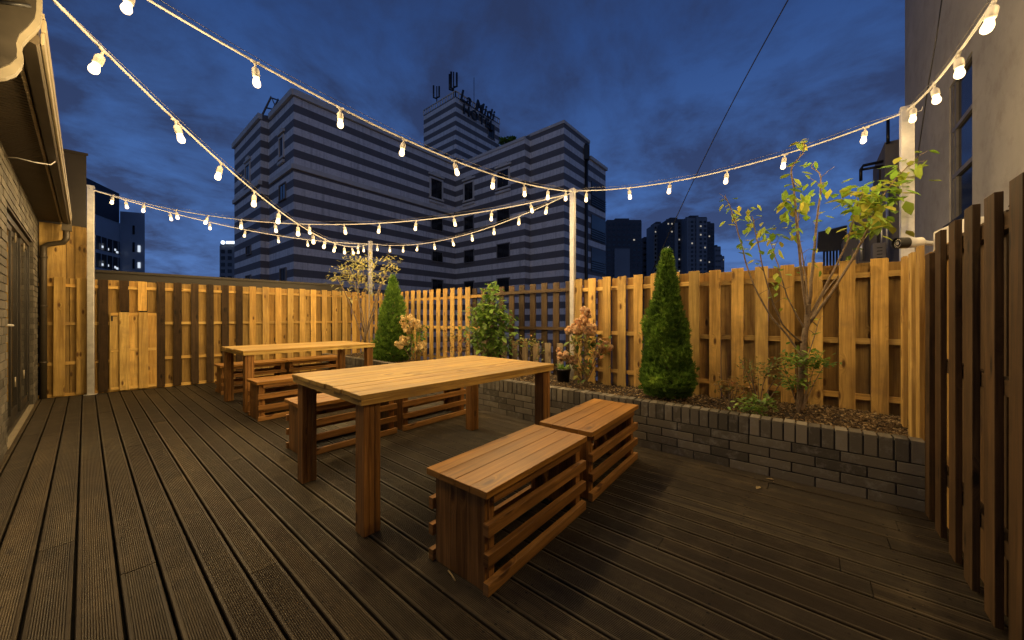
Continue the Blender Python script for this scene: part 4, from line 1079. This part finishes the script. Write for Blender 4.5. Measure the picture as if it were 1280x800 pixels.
# hydrangeas
def hydrangea(label, u, d, heads, leafpts, fmat, stake=None, leafn=60):
    p = base_at(u, d); Y = p.y
    o = thing('hydrangea', label, 'hydrangea', p)
    s = MB(); f = MB()
    for (hu, hv, hr, vs) in heads:
        yo = R.uniform(-.12, .12); c = PX(hu, hv, Y+yo); rad = hr*Y/F
        s.tube(smooth_path([Vector((R.uniform(-.04, .04), R.uniform(-.04, .04), 0)), (c-p)*.55+Vector((0, 0, .03)), c-p], 3), .006, 6)
        h_ = MB()
        for _ in range(420):
            if _ % 42 == 0: lc = Vector((R.uniform(-.75, .75), R.uniform(-.75, .75), R.uniform(-.85, .85)*vs))*rad; lr = rad*R.uniform(.3, .6)
            n_ = rdir(-1, 1).normalized(); q = c-p + lc + n_*lr*R.uniform(.6, 1.1)
            for w in (0, 1.57):
                tv = n_.cross(Vector((math.cos(w), math.sin(w), .3))).normalized()
                L = R.uniform(.024, .040); h_.blade(q-tv*L*.5, tv, n_.cross(tv), L, L*.8, (R.random(), R.random()))
        h_.build('flower_head', M[fmat], o)
    for (lu, lv_, du, dv) in leafpts:
        for _ in range(leafn):
            q = PX(R.gauss(lu, du), R.gauss(lv_, dv), Y+R.uniform(-.14, .14))-p; q.z = max(q.z, .02)
            L = R.uniform(.04, .085); f.leaf(q, rdir(-.8, .4), Vector((0, 0, 1)), L, L*.6)
    s.build('stem', M['twig'], o); f.build('foliage', M['leafgreen'] if fmat == 'flower' else M['leafsmall'], o)
    if stake:
        b = MB(); b.tube([PX(stake[0], stake[1], Y-.1)-p, PX(stake[0]+.5, stake[2], Y-.1)-p], .012, 6); b.build('stake', M['pine'], o)
    return o
hydrangea('hydrangea with pale cream dried heads and a stake beside the far conifer', 518, 3.62, [(509, 404, 8, 1.2), (522, 405, 8, 1.0), (512, 413, 6, .9), (506, 426, 7, .8), (500, 430, 6, .8), (526, 433, 8, .9)], [(520, 420, 8, 8), (515, 432, 8, 6), (526, 412, 5, 6)], 'flower', (519, 404, 455), 45)
hydrangea('hydrangea with a tall pinkish dried head, right of the middle post', 732, 3.78, [(729, 404, 11, 1.1), (733, 396, 8, 1.4), (722, 411, 8, .9), (737, 412, 8, 1.0), (712, 413, 5, .9), (756, 432, 8, 1.0), (704, 443, 8, .9), (714, 450, 7, .8), (746, 443, 4, .9)], [(730, 432, 12, 8), (720, 425, 8, 5), (738, 448, 10, 9), (728, 462, 9, 6), (742, 428, 9, 6)], 'flowerpink', None, 50)
# dark pot behind the hydrangea
pp = base_at(704, 3.85)
pt = thing('plant_pot', 'small black plant pot half hidden left of the pink hydrangea', 'pot', pp)
b = MB(); b.lathe([(0, .0), (.07, .0), (.09, .15), (.098, .15), (.098, .175), (.088, .175), (.085, .15), (0, .15)], 20); b.build('shell', M['black'], pt)
b = MB()
for _ in range(26): b.leaf(Vector((R.uniform(-.05, .05), R.uniform(-.05, .05), .15)), rdir(.3, 1.4), Vector((0, 0, 1)), R.uniform(.06, .12), .04)
b.build('foliage', M['leafgreen'], pt)

lt = MB()
for _ in range(170):
    d = R.uniform(-.2, 3.1); t = R.uniform(-.5, 7.8); a = R.uniform(0, 6.28); L = R.uniform(.004, .012)
    if R.random() < .5: d = 3.1 - abs(R.gauss(0, .35))
    lt.leaf(W(d, t, .003), Vector((math.cos(a), math.sin(a), 0)), Vector((0, 0, 1)), L, L*.5)
tag(lt.build('leaf_litter', M['chip']), 'tiny crumbs of bark and leaf scattered over the deck boards', 'litter', kind='stuff')
# fallen leaves and a twig on the deck
for i, (u, v, lab) in enumerate(((950, 609.5, 'tan fallen leaf on the deck in front of the planter wall'), (968, 601, 'curled brown leaf lying close to the planter wall base'), (365, 545.5, 'tiny pale leaf on the deck left of the nearer table'))):
    Y = F*EYE/(v-CY); p = Vector(((u-CX)/F*Y, Y, .004)); b = MB(); b.leaf(Vector((0, 0, .004)), Vector((R.uniform(-1, 1), R.uniform(-1, 1), .05)), Vector((0, 0, 1)), .05, .028)
    o = b.build('fallen_leaf', M['chip' if i else 'flower'], loc=p); tag(o, lab, 'leaf', 'fallen leaves on the deck')
Y = F*EYE/(721-CY); p = Vector(((565-CX)/F*Y, Y, .006)); b = MB(); b.tube([(-.022, .03, 0), (0, 0, .001), (.018, -.03, 0)], .0035, 6)
tag(b.build('twig', M['flower'], loc=p), 'short pale twig on the deck at the end of the nearest bench', 'twig')

# ------------------------------------------------------------------ light, sky, camera
w = bpy.data.worlds.new('World'); sc.world = w; w.use_nodes = True
nt = w.node_tree; nt.nodes.clear(); h = NT(nt)
wo = nt.nodes.new('ShaderNodeOutputWorld')
sky = h.n('TexSky', {'sky_type': 'NISHITA', 'sun_disc': False, 'sun_elevation': math.radians(-3.0), 'sun_rotation': math.radians(35), 'altitude': 50, 'air_density': 1.2, 'dust_density': .6, 'ozone_density': 4.0})
gen = h.n('TexCoord').outputs['Generated']; gs = sep(h, gen)
zc_ = h.math('MAXIMUM', gs[2], .03)
cv = comb(h, h.math('DIVIDE', gs[0], h.math('ADD', zc_, .25)), h.math('DIVIDE', gs[1], h.math('ADD', zc_, .25)), 0.0)
n1 = h.noise(cv, 1.7, 8, .62, .5); n2 = h.noise(cv, 5.5, 6, .62, .4)
cl = h.math('ADD', h.math('MULTIPLY', n1, .75), h.math('MULTIPLY', n2, .25))
base = h.ramp(gs[2], [(0.0, (.075, .155, .38)), (.25, (.044, .105, .285)), (.6, (.019, .050, .160)), (1.0, (.010, .030, .105))])
cloud = h.ramp(gs[2], [(0.0, (.034, .054, .125)), (.5, (.018, .032, .085)), (1.0, (.014, .024, .065))])
col = h.mix(h.ramp(cl, [(.40, 0.0), (.49, .5), (.56, 1.0)]), base, cloud)
skyc = h.mix(1.0, sky.outputs[0], (.12, .12, .12), 'MULTIPLY')
tot = h.mix(1.0, col, skyc, 'ADD')
bg = h.n('Background', Color=tot, Strength=1.3)
nt.links.new(bg.outputs[0], wo.inputs[0])
city_fill = bpy.data.lights.new('city_fill', 'SUN'); city_fill.energy = .10; city_fill.angle = math.radians(25); city_fill.color = (.95, .96, 1.0)  # soft fill added for city glow, lifts the hotel front
so_ = bpy.data.objects.new('city_fill', city_fill); C.objects.link(so_); so_.rotation_euler = (math.radians(64), 0, math.radians(-12))

cam = bpy.data.cameras.new('camera'); co = bpy.data.objects.new('camera', cam); C.objects.link(co)
co.location = (0, 0, EYE); co.rotation_euler = (math.radians(90), 0, 0)
cam.sensor_width = 36; cam.lens = F/1280*36; cam.shift_y = -(400-CY)/1280; cam.clip_start = .02; cam.clip_end = 2000
sc.camera = co
sc.view_settings.view_transform = 'Standard'; sc.view_settings.look = 'None'; sc.view_settings.exposure = 0; sc.view_settings.gamma = 1
sc.cycles.use_denoising = True; sc.cycles.sample_clamp_indirect = 4.0; sc.cycles.sample_clamp_direct = 6.0; sc.cycles.max_bounces = 8
sc.cycles.use_light_tree = True
